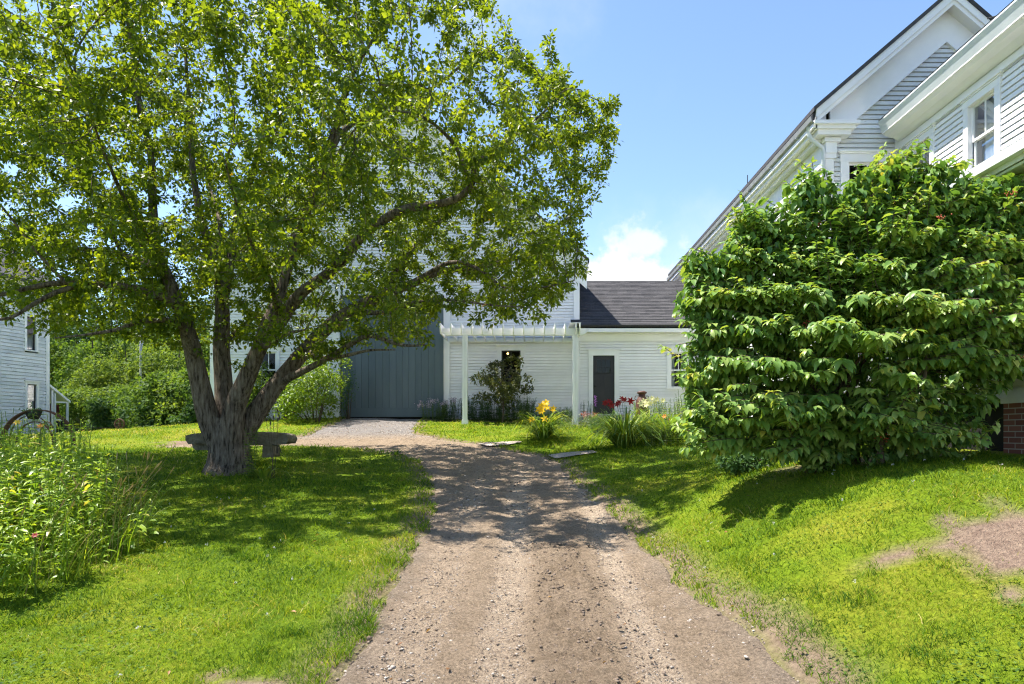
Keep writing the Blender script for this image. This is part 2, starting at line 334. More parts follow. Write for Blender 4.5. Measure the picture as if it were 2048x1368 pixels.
def drive_mat():
    m, nt, N, L = new_mat('drive_dirt')
    out = N('ShaderNodeOutputMaterial'); b = N('ShaderNodeBsdfPrincipled'); L(b.outputs[0], out.inputs[0]); b.inputs['Roughness'].default_value = .95; b.inputs['Specular IOR Level'].default_value = .12
    tc = N('ShaderNodeTexCoord')
    def nz(s, d=6, r=.65):
        n = N('ShaderNodeTexNoise'); n.inputs['Scale'].default_value = s; n.inputs['Detail'].default_value = d; n.inputs['Roughness'].default_value = r; L(tc.outputs['Object'], n.inputs[0]); return n.outputs[0]
    at = N('ShaderNodeAttribute'); at.attribute_name = 'tint'
    ma = N('ShaderNodeMath'); ma.operation = 'MULTIPLY_ADD'; L(nz(7, 8), ma.inputs[0]); ma.inputs[1].default_value = .55; L(at.outputs['Fac'], ma.inputs[2])
    c1 = N('ShaderNodeValToRGB'); ramp(c1, [(.2, (.115, .082, .053)), (.5, (.24, .178, .120)), (.75, (.35, .268, .190)), (1, (.45, .355, .262))]); L(ma.outputs[0], c1.inputs[0])
    g = N('ShaderNodeValToRGB'); ramp(g, [(.3, (.14, .125, .115)), (.55, (.25, .228, .21)), (.75, (.37, .345, .32))]); L(nz(38, 8, .8), g.inputs[0])
    ag = N('ShaderNodeAttribute'); ag.attribute_name = 'gravel'
    mx = N('ShaderNodeMixRGB'); L(ag.outputs['Fac'], mx.inputs[0]); L(c1.outputs[0], mx.inputs[1]); L(g.outputs[0], mx.inputs[2])
    c2 = N('ShaderNodeValToRGB'); ramp(c2, [(.36, (.42, .40, .38)), (.5, (.95, .95, .95)), (.64, (1.5, 1.48, 1.45))]); L(nz(42, 10, .85), c2.inputs[0])
    mu = N('ShaderNodeMixRGB'); mu.blend_type = 'MULTIPLY'; mu.inputs[0].default_value = 1; L(mx.outputs[0], mu.inputs[1]); L(c2.outputs[0], mu.inputs[2]); L(mu.outputs[0], b.inputs['Base Color'])
    bp = N('ShaderNodeBump'); bp.inputs['Strength'].default_value = 1.; bp.inputs['Distance'].default_value = .05; L(nz(45, 10, .8), bp.inputs['Height']); L(bp.outputs[0], b.inputs['Normal'])
    return m
M['drive'] = drive_mat()
# ------------------------------------------------------------------ buildings
def clap(mb, fr, z0, z1, lo, hi, openings=(), h=.098, e=.016, seg=None, off=0.):
    k = 0; z = z0
    while z < z1-1e-4:
        zt = min(z+h, z1); zm = (z+zt)/2
        cuts = sorted((a, b) for a, b, c, d in openings if c-1e-6 <= zm <= d+1e-6)
        spans = []; a0 = None
        l0, l1, h0, h1 = lo(z), lo(zt), hi(z), hi(zt)
        if h0-l0 < .01: break
        cur = (l0, l1)
        for a, b in cuts:
            if a > max(cur): spans.append((cur, (a, a)))
            cur = (b, b)
        if min(h0, h1) > max(cur)-1e-6 or not cuts: spans.append((cur, (h0, h1)))
        for (a0, a1), (b0, b1) in spans:
            n = 1
            if seg:
                n = max(1, int((b0-a0)/seg)); ph = R.rand()*seg
            else:
                n = max(1, int((b0-a0)/R.uniform(2.4, 4.2)))
            if n == 1: t = [0, 1]
            elif seg: t = [0]+list(np.clip((np.arange(n)*seg+ph)/(b0-a0), 0, 1))+[1]
            else: t = [0]+sorted(R.uniform(.05, .95, n-1))+[1]
            for i in range(len(t)-1):
                ua, ub = a0+(b0-a0)*t[i], a0+(b0-a0)*t[i+1]; va, vb = a1+(b1-a1)*t[i], a1+(b1-a1)*t[i+1]
                if ub-ua < .002 and vb-va < .002: continue
                ee = off+e*(R.uniform(.85, 1.15) if seg else R.uniform(.97, 1.03))
                if seg:
                    V = [fr.p(ua, ee, z), fr.p(ub, ee, z), fr.p(vb, off, zt), fr.p(va, off, zt), fr.p(ua, off, z), fr.p(ub, off, z)]
                    mb.add(V, [(0, 1, 2, 3), (4, 5, 1, 0)])
                else:
                    g = (zt-z)*.22; k_ = 1-.22; wa, wb = ua+(va-ua)*k_, ub+(vb-ub)*k_
                    V = [fr.p(ua, ee, z), fr.p(ub, ee, z), fr.p(wb, off+.004, zt-g), fr.p(wa, off+.004, zt-g), fr.p(ua, off-.03, z), fr.p(ub, off-.03, z), fr.p(wb, off-.03, zt-g), fr.p(wa, off-.03, zt-g), fr.p(vb, off-.03, zt), fr.p(va, off-.03, zt)]
                    mb.add(V, [(0, 1, 2, 3), (4, 5, 1, 0), (3, 2, 6, 7), (7, 6, 8, 9)])
        z = zt; k += 1
    return mb
const = lambda v: (lambda z: v)

def window(parent, fr, u0, u1, z0, z1, cas=.115, head=.16, deep=.35, mun=1, sashmat='white', curtain=None, lamp=False, cap=True, low=True):
    """u0..z1 is the opening; returns the hole the wall must leave"""
    m = MB()
    m.box(fr, u0-cas, u0, -.05, .035, z0, z1); m.box(fr, u1, u1+cas, -.05, .035, z0, z1)
    m.box(fr, u0-cas-.012, u1+cas+.012, -.05, .040, z1, z1+head)
    if cap: m.box(fr, u0-cas-.06, u1+cas+.06, -.05, .085, z1+head, z1+head+.035); m.box(fr, u0-cas-.035, u1+cas+.035, -.05, .06, z1+head-.03, z1+head-.001)
    if low: m.box(fr, u0-cas-.03, u1+cas+.03, -.05, .07, z0-.05, z0)
    w = m.build('window', M['white'], parent)
    s = MB(); t = .042; zm = (z0+z1)/2
    for a, b, n in ((z0, zm+.02, -.075), (zm-.02, z1, -.04)):
        s.box(fr, u0, u0+t, n-.03, n, a, b); s.box(fr, u1-t, u1, n-.03, n, a, b)
        s.box(fr, u0+t, u1-t, n-.029, n-.001, a, a+t); s.box(fr, u0+t, u1-t, n-.029, n-.001, b-t, b)
        if a > z0:
            for k in range(mun):
                c = u0+(u1-u0)*(k+1)/(mun+1); s.box(fr, c-.012, c+.012, n-.026, n-.003, a+t, b-t)
    s.build('sash', M[sashmat], w)
    g = MB()
    for a, b, n in ((z0, zm, -.09), (zm, z1, -.055)):
        g.add([fr.p(u0+.02, n, a+.02), fr.p(u1-.02, n, a+.02), fr.p(u1-.02, n, b-.02), fr.p(u0+.02, n, b-.02)], [(0, 1, 2, 3)])
    g.build('pane', M['glass'], w)
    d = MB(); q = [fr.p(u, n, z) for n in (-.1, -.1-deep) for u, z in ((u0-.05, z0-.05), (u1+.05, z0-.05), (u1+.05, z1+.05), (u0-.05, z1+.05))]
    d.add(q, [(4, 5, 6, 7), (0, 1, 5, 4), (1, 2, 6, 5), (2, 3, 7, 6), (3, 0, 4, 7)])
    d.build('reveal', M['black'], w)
    if curtain:
        cm = MB()
        for a, b in curtain:
            n = 14; xs = [u0+(u1-u0)*(a+(b-a)*i/n) for i in range(n+1)]
            V = [fr.p(x, -.16-.02*math.sin(i*1.9), zz) for i, x in enumerate(xs) for zz in (z0, z1)]
            cm.add(V, [(2*i, 2*i+2, 2*i+3, 2*i+1) for i in range(n)])
        cm.build('curtain', M['curtain'], w)
    if lamp:
        lm = MB(); c = fr.p(u0+.27*(u1-u0)+.03, -.2, z1-.08); lm.lathe(c-np.array([0, 0, .035]), [(.005, 0), (.03, .015), (.036, .035), (.025, .055), (.008, .07)], 12)
        lm.build('lamp_bulb', M['bulb'], w, True)
    return (u0-cas+.01, u1+cas-.01, z0-.03, z1+head-.01)

fac = Fr((0, 22.8, 0), (1, 0, 0), (0, -1, 0))
s22 = 22.8/F
fx = lambda px: (px-CX)*s22
fz = lambda py: (CY-py)*s22

# ---- barn
bl, br_ = fx(423), fx(1157); be = fz(520); ap_u = fx(792); ap_z = fz(198); slope = (ap_z-be)/(ap_u-bl)
barn = thing('barn', 'tall white gabled barn with big grey-blue sliding door, behind the old tree', 'barn', (ap_u, 22.8, .3))
z0b = .25
win = window(barn, fac, fx(1003), fx(1041), fz(778), fz(701), .13, .17, mun=1, sashmat='darkdoor', lamp=True, deep=.6)
win2 = window(barn, fac, fx(520), fx(552), fz(775), fz(704), .13, .17, mun=1, deep=.6)
win3 = window(barn, fac, fx(778), fx(806), fz(345), fz(290), .12, .15, mun=1, deep=.6)
dl, dr, dtop = fx(684), fx(887), fz(596)
m = MB()
clap(m, fac, z0b, ap_z-.1, lambda z: bl if z < be else bl+(z-be)/slope, lambda z: br_ if z < be else br_-(z-be)/slope,
     [win, win2, win3, (dl-.05, dr, 0, dtop)], .0967)
# other walls, plain courses
Lw = Fr((bl, 22.8, 0), (0, 1, 0), (-1, 0, 0)); Rw = Fr((br_, 22.8, 0), (0, 1, 0), (1, 0, 0))
clap(m, Lw, z0b-.4, be, const(0), const(14), (), .0967); clap(m, Rw, z0b, be, const(0), const(14), (), .0967)
bk = Fr((0, 36.8, 0), (1, 0, 0), (0, 1, 0)); m.prism(bk, [(bl, z0b), (br_, z0b), (br_, be), (ap_u, ap_z), (bl, be)], -.1, 0)
m.build('wall', M['clap'], barn)
m = MB()
m.box(fac, bl-.03, bl+.15, -.02, .05, z0b, be+.02); m.box(fac, br_-.16, br_+.03, -.02, .05, z0b, be-.05)
m.box(Rw, -.02, .16, -.02, .035, z0b, be-.05)
m.box(fac, dr+.004, dr+.21, -.02, .042, z0b, dtop+.2); m.box(fac, dl-.31, dl-.07, -.02, .042, z0b, dtop+.2); m.box(fac, dl-.07, dr+.004, -.02, .042, dtop-.02, dtop+.2)
m.build_each('trim_board', M['white'], barn)
# rake boards + roof
m = MB(); ov = .28; rv = .33
def rake(side, w0, w1, n0, n1):
    s = -1 if side == 0 else 1; eu = bl-ov if side == 0 else br_+ov; ez = be-ov*slope
    c = math.hypot(1, slope)
    m.prism(fac, [(eu, ez-w1*c), (ap_u, ap_z-w1*c), (ap_u, ap_z-w0*c), (eu, ez-w0*c)] if side == 0 else [(ap_u, ap_z-w1*c), (eu, ez-w1*c), (eu, ez-w0*c), (ap_u, ap_z-w0*c)], n0, n1)
for sd in (0, 1):
    rake(sd, -.10, .16, rv-.05, rv); rake(sd, .11, .55, -.01, .045); rake(sd, .02, .09, -.01, rv-.052)
m.build_each('rake_board', M['white'], barn)
m = MB(); c = math.hypot(1, slope)
for s, eu in ((-1, bl-ov-.05), (1, br_+ov+.05)):
    ez = be-(ov+.05)*slope
    m.prism(fac, [(eu, ez+.1*c), (ap_u, ap_z+.1*c), (ap_u, ap_z+.18*c), (eu, ez+.18*c)], rv+.03, -14.3)
m.build('roof', M['shingle'], barn)
# sliding door
m = MB(); u = dl; k = 0; zb = fz(816)
while u < dr-.02:
    w = min(R.uniform(.19, .25), dr-u); m.box(fac, u+.004, u+w-.004, .05, .085+R.uniform(-.003, .003), zb, dtop); u += w
m.box(fac, dl, dr, .04, .062, zb, dtop, .1)
m.box(fac, dl, dr, .05, .096, fz(834), zb-.004)
dd = m.build('door', M['teal'], barn)
m = MB(); m.box(fac, dl-.03, dr+.03, .02, .11, dtop, dtop+.07); m.build('track', M['iron'], dd)
m = MB(); m.box(fac, dl-.066, dr, -.4, -.05, z0b, dtop-.03); m.build('door_opening', M['black'], barn)
m = MB(); m.box(fac, dl-.05, dr-.02, -.3, .14, .2, fz(838.5)); m.build('threshold', M['slab'], barn)

# ---- ell between barn and house
ell = thing('kitchen_wing', 'low white clapboard wing with dark shingled roof and dark door, joining barn and house', 'house wing', (3.8, 22.8, .3))
eL, eR = br_, 6.1; ee = fz(671)
dw = (fx(1186), fx(1229)); dz = (fz(829), fz(711))
hole = window(ell, fac, fx(1341), fx(1374), fz(775), fz(705), .12, .17, mun=1, curtain=((0, .3), (.7, 1)))
m = MB(); clap(m, fac, .1, ee, const(eL+.04), const(eR), [hole, (dw[0]-.14, dw[1]+.14, 0, dz[1]+.2)], .0967)
m.build('wall', M['clap'], ell)
m = MB(); bkf = Fr((0, 29.2, 0), (1, 0, 0), (0, 1, 0)); m.box(bkf, eL, eR, -.1, 0, 0, ee); m.build('rear_wall', M['clap'], ell)
m = MB(); m.box(fac, eL, eR, -.01, .035, ee-.18, ee+.1); m.build('frieze', M['white'], ell)
m = MB(); m.box(fac, dw[0]-.15, dw[0], -.05, .04, .2, dz[1]); m.box(fac, dw[1], dw[1]+.15, -.05, .04, .2, dz[1]); m.box(fac, dw[0]-.16, dw[1]+.16, -.05, .045, dz[1], dz[1]+.18)
m.box(fac, dw[0]-.22, dw[1]+.22, -.05, .09, dz[1]+.18, dz[1]+.215); m.box(fac, dw[0], dw[1], -.1, .05, dz[0]-.05, dz[0])
m.build('door_frame', M['white'], ell)
m = MB(); a, b = dw; z0, z1 = dz; lz = z1-.52
m.box(fac, a, b, -.06, -.035, z0, lz-.05); m.box(fac, a, a+.13, -.06, -.035, lz-.05, z1); m.box(fac, b-.13, b, -.06, -.035, lz-.05, z1); m.box(fac, a+.13, b-.13, -.06, -.035, z1-.14, z1)
m.box(fac, a+.06, a+.32, -.035, -.028, z0+.1, lz-.15); m.box(fac, b-.32, b-.06, -.035, -.028, z0+.1, lz-.15); m.box(fac, a+.1, b-.1, -.035, -.008, lz-.07, lz-.045)
for k in (1, 2): c = a+.13+(b-a-.26)*k/3; m.box(fac, c-.012, c+.012, -.06, -.036, lz-.05, z1-.14)
m.box(fac, a+.13, b-.13, -.06, -.038, lz+.13, lz+.15)
dr_ = m.build('door', M['darkdoor'], ell)
m = MB(); m.add([fac.p(a+.12, -.05, lz-.06), fac.p(b-.12, -.05, lz-.06), fac.p(b-.12, -.05, z1-.13), fac.p(a+.12, -.05, z1-.13)], [(0, 1, 2, 3)]); m.build('pane', M['glass'], dr_)
m = MB(); m.tube([fac.p(a+.07, -.035, z0+.95), fac.p(a+.07, .03, z0+.95)], .028, 10); m.build('handle', M['iron'], dr_, True)
m = MB(); m.box(fac, a, b, -.5, -.1, z0, z1); m.build('door_opening', M['black'], ell)
# roof
y0, zr0 = 22.40, fz(661)+.07; y1, zr1 = 25.9, (CY-565)/F*25.9
Ls = math.hypot(y1-y0, zr1-zr0); Zs = np.array([0, (y1-y0)/Ls, (zr1-zr0)/Ls]); Ns = np.array([0, -Zs[2], Zs[1]])
rf = Fr((0, y0, zr0), (1, 0, 0), Ns, Zs); cut = (22.76-y0)/Zs[1]
m = MB(); x_r = 6.3
clap(m, rf, 0, cut, const(eL-.27), const(x_r), (), .135, .012, .33, .06)
clap(m, rf, cut, Ls, const(br_+.035), const(x_r), (), .135, .012, .33, .06)
m.box(rf, eL-.26, x_r, 0, .056, -.015, cut-.01, .2); m.box(rf, br_+.04, x_r, 0, .056, cut, Ls, .2)
bs = Fr((0, 2*y1-y0, zr0), (1, 0, 0), (0, Zs[2], Zs[1]), (0, -Zs[1], Zs[2])); m.box(bs, br_+.04, x_r, 0, .07, 0, Ls, .4)
m.build('roof', M['shingle'], ell)
m = MB(); m.box(WORLD, eL-.24, 6.1, 22.41, 22.53, fz(667), fz(660)); m.box(WORLD, eL-.24, 6.1, 22.53, 22.74, fz(667)+.01, fz(667)+.03); m.build('gutter', M['white'], ell)
m = MB(); m.box(WORLD, fx(1177), fx(1243), 22.1, 22.85, .1, fz(831)); m.box(WORLD, fx(1170), fx(1250), 21.75, 22.1, .05, fz(831)-.17); tag(m.build('door_step', M['slab']), 'grey stone step below the dark wing door', 'step')

# ---- main house block with its gable
mh = thing('gabled_house', 'large white house with tall peaked gable, long gutter and downspout beside the low wing', 'house', (8.6, 14.2, 0))
gf = Fr((0, 14.2, 0), (1, 0, 0), (0, -1, 0)); gx0, gx1 = 6.12, 11.1; gap = 8.61; sl = .86
ez = 6.38; ax = 5.80                              # eave point of the rake line
apz = ez+(gap-ax)*sl
top = lambda u: apz-abs(u-gap)*sl                 # roof underside line along the gable
gp = 14.2/F
gw = (6.12+.48, 6.12+1.33); gwz = ((CY-470)*gp, (CY-325)*gp)
hole = window(mh, gf, gw[0], gw[1], gwz[0], gwz[1], .17, .2, mun=1, cap=True)
zin = lambda z: gap-(apz-.66-z)/sl
m = MB(); zc = ez-.10
clap(m, gf, -.2, apz-.68, lambda z: max(gx0, zin(z)), lambda z: min(gx1, 2*gap-zin(z)), [hole], .0985)
sw = Fr((gx0, 14.2, 0), (0, 1, 0), (-1, 0, 0))
h1 = window(mh, sw, 3.0, 3.75, 3.9, 5.25, .13, .17); h2 = window(mh, sw, 6.6, 7.35, 3.9, 5.25, .13, .17); h3 = window(mh, sw, 10.2, 10.95, 3.9, 5.25, .13, .17)
clap(m, sw, -.2, 5.6, const(0), const(14.2), [h1, h2, h3], .0985)
bw = Fr((0, 28.4, 0), (1, 0, 0), (0, 1, 0)); m.prism(bw, [(gx0, 0), (gx1, 0), (gx1, 6), (gap, 8.2), (gx0, 6)], -.1, 0)
m.box(WORLD, gx1-.1, gx1, 14.3, 28.3, 0, 6)
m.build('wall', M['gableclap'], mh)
m = MB(); cn = math.hypot(1, sl)
def rk(side, w0, w1, n0, n1, u_end=ax):
    s = -1 if side == 0 else 1; ue = gap+s*(gap-u_end)
    zt = lambda u, w: top(u)-w*cn
    m.prism(gf, [(ue, zt(ue, w1)), (gap, apz-w1*cn), (gap, apz-w0*cn), (ue, zt(ue, w0))], n0, n1)
for sd in (0, 1):
    rk(sd, -.13, .0, .29, .335); rk(sd, .0, .075, .255, .30)      # crown and fascia at the outer edge
    rk(sd, .035, .06, .0, .257); rk(sd, .055, .52, -.02, .05, 6.2); rk(sd, .52, .55, -.02, .065, 6.55)
m.build_each('rake_board', M['white'], mh)
m = MB()                                          # cornice return, capital, corner pilaster, frieze
m.box(gf, ax-.05, 6.68, .0, .36, ez-.13, ez-.055); m.box(gf, ax, 6.62, .0, .30, ez-.20, ez-.13); m.box(gf, ax+.06, 6.55, 0, .24, ez-.30, ez-.20)
m.box(gf, gx0-.03, gx0+.20, -.01, .10, ez-.62, ez-.30); m.box(gf, gx0-.07, gx0+.27, -.01, .14, ez-.40, ez-.32); m.box(gf, gx0-.02, gx0+.16, -.01, .045, 0, ez-.62); m.box(gf, gx0-.05, gx0+.2, -.01, .075, ez-.72, ez-.62)
m.box(sw, 0, .18, -.01, .03, 0, ez-.5)
m.box(sw, -.0, 14.2, -.01, .045, 5.58, 6.06); m.box(sw, -.0, 14.2, -.01, .085, 5.50, 5.58)
m.prism(gf, [(ax, ez-.25), (6.14, ez-.25), (6.14, top(6.14)-.02), (ax, top(ax)-.02)], -.06, -.004)
m.build('cornice', M['white'], mh)
m = MB(); m.box(WORLD, ax-.0, gx0, 14.2, 28.5, ez-.27, ez-.21); m.box(WORLD, ax+.12, gx0, 14.2, 28.5, ez-.36, ez-.27); m.box(WORLD, ax-.0, ax+.03, 13.9, 28.5, ez-.21, ez+.03); m.box(WORLD, ax-.06, ax, 13.9, 28.5, ez-.19, ez-.11); m.build('soffit', M['white'], mh)
m = MB()
for s in (-1, 1):
    ue = gap+s*(gap-ax+.06); m.prism(gf, [(ue, top(ue)+.13*cn), (gap, apz+.13*cn), (gap, apz+.20*cn), (ue, top(ue)+.20*cn)], .36, -14.4)
    m.prism(gf, [(ue, top(ue)-.02), (gap, apz-.02), (gap, apz+.12*cn), (ue, top(ue)+.12*cn)], .28, -14.3)
m.build('roof', M['shingle'], mh)
m = MB(); gy = 13.86; prof_ = [(0, .0), (.02, -.09), (.07, -.125), (.13, -.125), (.13, 0), (.115, 0), (.11, -.105), (.07, -.11), (.035, -.08), (.015, 0)]
V = []
for y in (gy, 28.6): V += [(ax-.13+a, y, ez+.02+b) for a, b in prof_]
k = len(prof_); m.add(V, [(i, (i+1) % k, k+(i+1) % k, k+i) for i in range(k)]+[tuple(range(k)), tuple(range(2*k-1, k-1, -1))])
for i in range(9): y = 14.6+i*1.62; m.box(WORLD, ax-.135, ax+.05, y, y+.03, ez-.125, ez-.10)
m.build('gutter', M['oldgutter'], mh)
m = MB(); m.tube([(ax-.07, 14.1, ez-.1), (ax-.07, 14.08, ez-.26), (ax-.02, 14.08, ez-.36), (gx0-.1, 14.1, ez-.52), (gx0-.07, 14.12, ez-.62), (gx0-.07, 14.12, 0)], .042, 10); m.build('downspout', M['gutter'], mh, True)
m = MB(); m.tube([(gap, 20.0, apz), (gap, 20.0, apz+1.0)], .012, 6); 
lrx = 6.75
m = MB(); pz = (CY-350)/F*24.; m.tube([P(1495, 372, 24.), P(1495, 350, 24.)], .012, 6); xx = P(1495, 372, 24.)[0]; m.tube([(xx, 24., top(xx)+.1), (xx, 24., pz)], .014, 6); m.build('lightning_rod', M['iron'], mh)

# ---- near wing
nw = thing('house_wing', 'near white clapboard wing with sunlit siding, rising above the big drooping shrub', 'house wing', (9, 9, 0))
wx = 7.6; wf = Fr((wx, 0, 0), (0, 1, 0), (-1, 0, 0)); ex_, ezz = 7.1, 6.32
hA = window(nw, wf, 11.15, 11.83, 4.42, 5.62, .13, .15, mun=1, curtain=((.35, .75),)); hB = window(nw, wf, 12.97, 13.6, 4.42, 5.62, .13, .15, mun=1); hC = window(nw, wf, 9.2, 9.88, 4.42, 5.62, .13, .15, mun=1)
m = MB(); clap(m, wf, -.2, 5.80, const(6.0), const(14.17), [hA, hB, hC], .103, .018); m.box(WORLD, wx+.02, 11, 6.0, 6.1, -.2, 6.2); m.box(WORLD, 10.9, 11, 6.1, 14.1, -.2, 6.2)
m.build('wall', M['clap'], nw)
m = MB(); m.box(wf, 6.0, 14.17, -.01, .045, 5.80, 6.10); m.box(wf, 5.7, 13.96, .045, .42, 6.08, 6.13)
V = []; pr = [(.06, 5.93), (.06, 6.08), (.40, 6.08), (.34, 6.03), (.2, 6.0), (.12, 5.95)]
for y in (5.7, 13.96): V += [wf.p(y, a, b) for a, b in pr]
k = len(pr); m.add(V, [(i, (i+1) % k, k+(i+1) % k, k+i) for i in range(k)]+[tuple(range(k)), tuple(range(2*k-1, k-1, -1))])
m.build('cornice', M['white'], nw)
m = MB(); pr = [(.42, 6.10), (.46, 6.22), (.5, 6.30), (.5, 6.33), (.40, 6.33), (.38, 6.20), (.38, 6.10)]; V = []
for y in (5.6, 13.97): V += [wf.p(y, a, b) for a, b in pr]
k = len(pr); m.add(V, [(i, (i+1) % k, k+(i+1) % k, k+i) for i in range(k)]+[tuple(range(k)), tuple(range(2*k-1, k-1, -1))])
m.build('gutter', M['gutter'], nw)
m = MB(); wr = Fr((wx-.49, 0, 6.30), (0, 1, 0), (-.5, 0, .866), (.866, 0, .5)); m.box(wr, 5.6, 13.96, 0, .05, .02, 3.2); m.build('roof', M['shingle'], nw)
m = MB(); m.tube([P(1975, 37, 13.6), P(1992, 32, 13.2), P(2010, 26, 12.6)], .012, 6); m.build('cable', M['iron'], nw)

# ---- porch in front of the near wing
po = thing('side_porch', 'porch with green-tinted soffit and brick base behind the big drooping shrub', 'porch', (6.4, 7.6, -.3))
px0 = 5.62; pf = Fr((px0, 0, 0), (0, 1, 0), (-1, 0, 0)); pe = 5.30; pez = 3.11
m = MB(); m.box(WORLD, px0, 7.55, 4.5, 8.12, -.6, .33); m.build('brick_base', M['brick'], po)
m = MB(); m.box(WORLD, px0+.12, 7.55, 8.13, 10.5, -.6, .395); m.build('shade_panel', M['black'], po)  # black panel standing in for the shaded hollow beyond the brick base
m = MB(); m.box(WORLD, px0-.05, 7.56, 4.5, 8.2, -.7, -.27); m.build('footing', M['slab'], po)
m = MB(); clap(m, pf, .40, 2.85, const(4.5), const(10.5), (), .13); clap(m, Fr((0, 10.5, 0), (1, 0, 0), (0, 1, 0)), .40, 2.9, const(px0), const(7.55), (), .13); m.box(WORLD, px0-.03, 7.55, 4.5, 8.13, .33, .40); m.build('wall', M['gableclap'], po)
m = MB(); m.box(WORLD, pe+.02, px0, 4.5, 10.6, 2.93, 2.96); m.box(WORLD, px0-.04, px0, 4.5, 10.5, 2.72, 2.93); m.box(WORLD, pe+.02, pe+.05, 4.5, 10.6, 2.90, 3.06); m.build('soffit', M['greensoffit'], po)
m = MB(); pr = Fr((pe-.05, 0, 3.03), (0, 1, 0), (-.2, 0, .98), (.98, 0, .2)); m.box(pr, 4.4, 10.6, 0, .05, .08, 2.33); m.build('roof', M['shingle'], po)
m = MB(); m.box(WORLD, pe-.09, pe+.0, 4.4, 10.6, 3.0, 3.11); m.box(WORLD, pe+.0, pe+.02, 4.4, 10.6, 2.94, 3.06); m.build('gutter', M['gutter'], po)

# ---- farmhouse at far left
fh = thing('farmhouse', 'tall white farmhouse with peeling clapboards beside the woods', 'house', (-21.2, 30, -.3))
dv = np.array([-.174, -1.]); dv /= np.linalg.norm(dv); c0 = P(97, CY, 30)
lf = Fr((c0[0], 30, 0), (dv[0], dv[1], 0), (-dv[1], dv[0], 0)); k45 = 30/F
hz = lambda py: (CY-py)*k45
# along-wall position of a pixel column
def wu(px): r = (px-CX)/F; return (c0[0]-r*30)/(-dv[0]+r*dv[1])
wA = window(fh, lf, wu(71.5), wu(53), hz(705), hz(640), .1, .11, mun=0, sashmat='darkdoor', cap=False); wB = window(fh, lf, wu(73), wu(54), hz(836), hz(771), .1, .11, mun=0, sashmat='darkdoor', cap=True)
wC = window(fh, lf, 3.4, 4.2, hz(705), hz(640), .1, .11, mun=0, cap=False); wD = window(fh, lf, 3.4, 4.2, hz(836), hz(771), .1, .11, mun=0, cap=True)
m = MB(); clap(m, lf, -.4, 6.35, const(.05), const(9), [wA, wB, wC, wD], .145, .02)
m.build('wall', M['peel'], fh)
far = Fr(lf.O, lf.N*-1, -lf.U, (0, 0, 1))
m = MB(); clap(m, far, -.4, 6.3, const(.02), const(7), (), .145, .02); m.box(far, .02, 7, -9, -8.9, -.4, 6.3); m.box(far, 6.9, 7, -8.9, -.1, -.4, 6.3); m.build('rear_wall', M['peel'], fh)
m = MB(); m.box(lf, -.03, .14, -.03, .03, -.4, 6.35); m.box(lf, -.03, 9, -.02, .04, 6.2, 6.5); m.build('corner_board', M['white'], fh)
m = MB(); m.prism(far, [(-.3, 6.25), (3.5, 8.9), (7.3, 6.25), (7.3, 6.4), (3.5, 9.05), (-.3, 6.4)], .35, -9.3); m.build('roof', M['shingle'], fh)
def lz(py, px): u = wu(px); return (CY-py)*(30+u*dv[1])/F
m = MB()
for a, b, t in ((104, 107, 780), (109.5, 112, 786), (134, 137.3, 804)): m.box(lf, wu(b), wu(a), -.06, 0.004*(a > 105), -.4, lz(t, a))
m.box(lf, wu(134), wu(112), -.05, -.002, lz(806, 123), lz(803, 123)); m.box(lf, wu(134), wu(112), -.05, -.002, lz(842, 123), lz(838, 123))
m.prism(lf, [(wu(99), lz(774, 99)), (wu(139.5), lz(806, 139)), (wu(139.5), lz(802, 139)), (wu(99), lz(769, 99))], -1.6, .05)
ep = m.build('entry_porch', M['white'], fh)
m = MB(); m.add([lf.p(wu(a), -.03, lz(b, a)) for a, b in ((106, 850), (136, 850), (136, 803), (106, 778))], [(0, 1, 2, 3)]); m.build('pane', M['glass'], ep)
m = MB(); m.box(lf, wu(132), wu(113), -.5, -.35, lz(834, 123), lz(809, 123)); m.build('cushion', M['redroom'], ep)
m = MB(); m.box(lf, wu(136), wu(100), -1.3, -.9, -.4, lz(806, 123)); m.build('back_panel', M['black'], ep)
m = MB(); m.box(lf, wu(137), wu(110), -.06, -.01, -.4, lz(842, 123)-.01); m.build('base_panel', M['black'], ep)
m = MB(); clap(m, Fr(lf.O-lf.N*.5, lf.U, lf.N), .5, lz(733, 105), const(wu(111.5)), const(0), (), .1); m.box(Fr(lf.O-lf.N*.5, lf.U, lf.N), wu(111.5), 0, -2, -.03, .3, lz(733, 105)); m.build('rear_wing', M['peel'], fh)

# ---- pergola
pg = thing('pergola', 'white wooden pergola on two posts in front of the barn window', 'pergola', (-.3, 21.1, .2))
q = Fr((0, 21.1, 0), (1, 0, 0), (0, -1, 0)); k2 = 21.1/F
qx = lambda px: (px-CX)*k2
qz = lambda py: (CY-py)*k2
for px in (930, 1150):
    c = qx(px); b = float(H(c, 21.1)); m = MB()
    m.box(q, c-.075, c-.008, -.075, .075, b-.1, qz(671)); m.box(q, c+.008, c+.075, -.075, .075, b-.1, qz(671)); m.box(q, c-.008, c+.008, -.07, .05, b-.1, qz(671), .0)
    m.box(q, c-.095, c+.095, -.095, .095, b-.1, b+.12); m.box(q, c-.085, c+.085, -.085, .085, b+.12, b+.15)
    m.build('post', M['white'], pg)
m = MB(); u0, u1 = qx(880), qx(1178)
for n in (.02, -.075): m.prism(q, [(u0+.18, qz(671)), (u1-.24, qz(671)), (u1-.12, qz(668)), (u1-.05, qz(663)), (u1, qz(661)), (u1, qz(657)), (u0, qz(657)), (u0, qz(661))], n, n+.045)
m.build('beam', M['white'], pg)
m = MB(); m.box(fac, fx(900), fx(1150), .03, .075, 2.98, 3.12); m.build('ledger', M['white'], pg)
u = qx(1158.5); i = 0
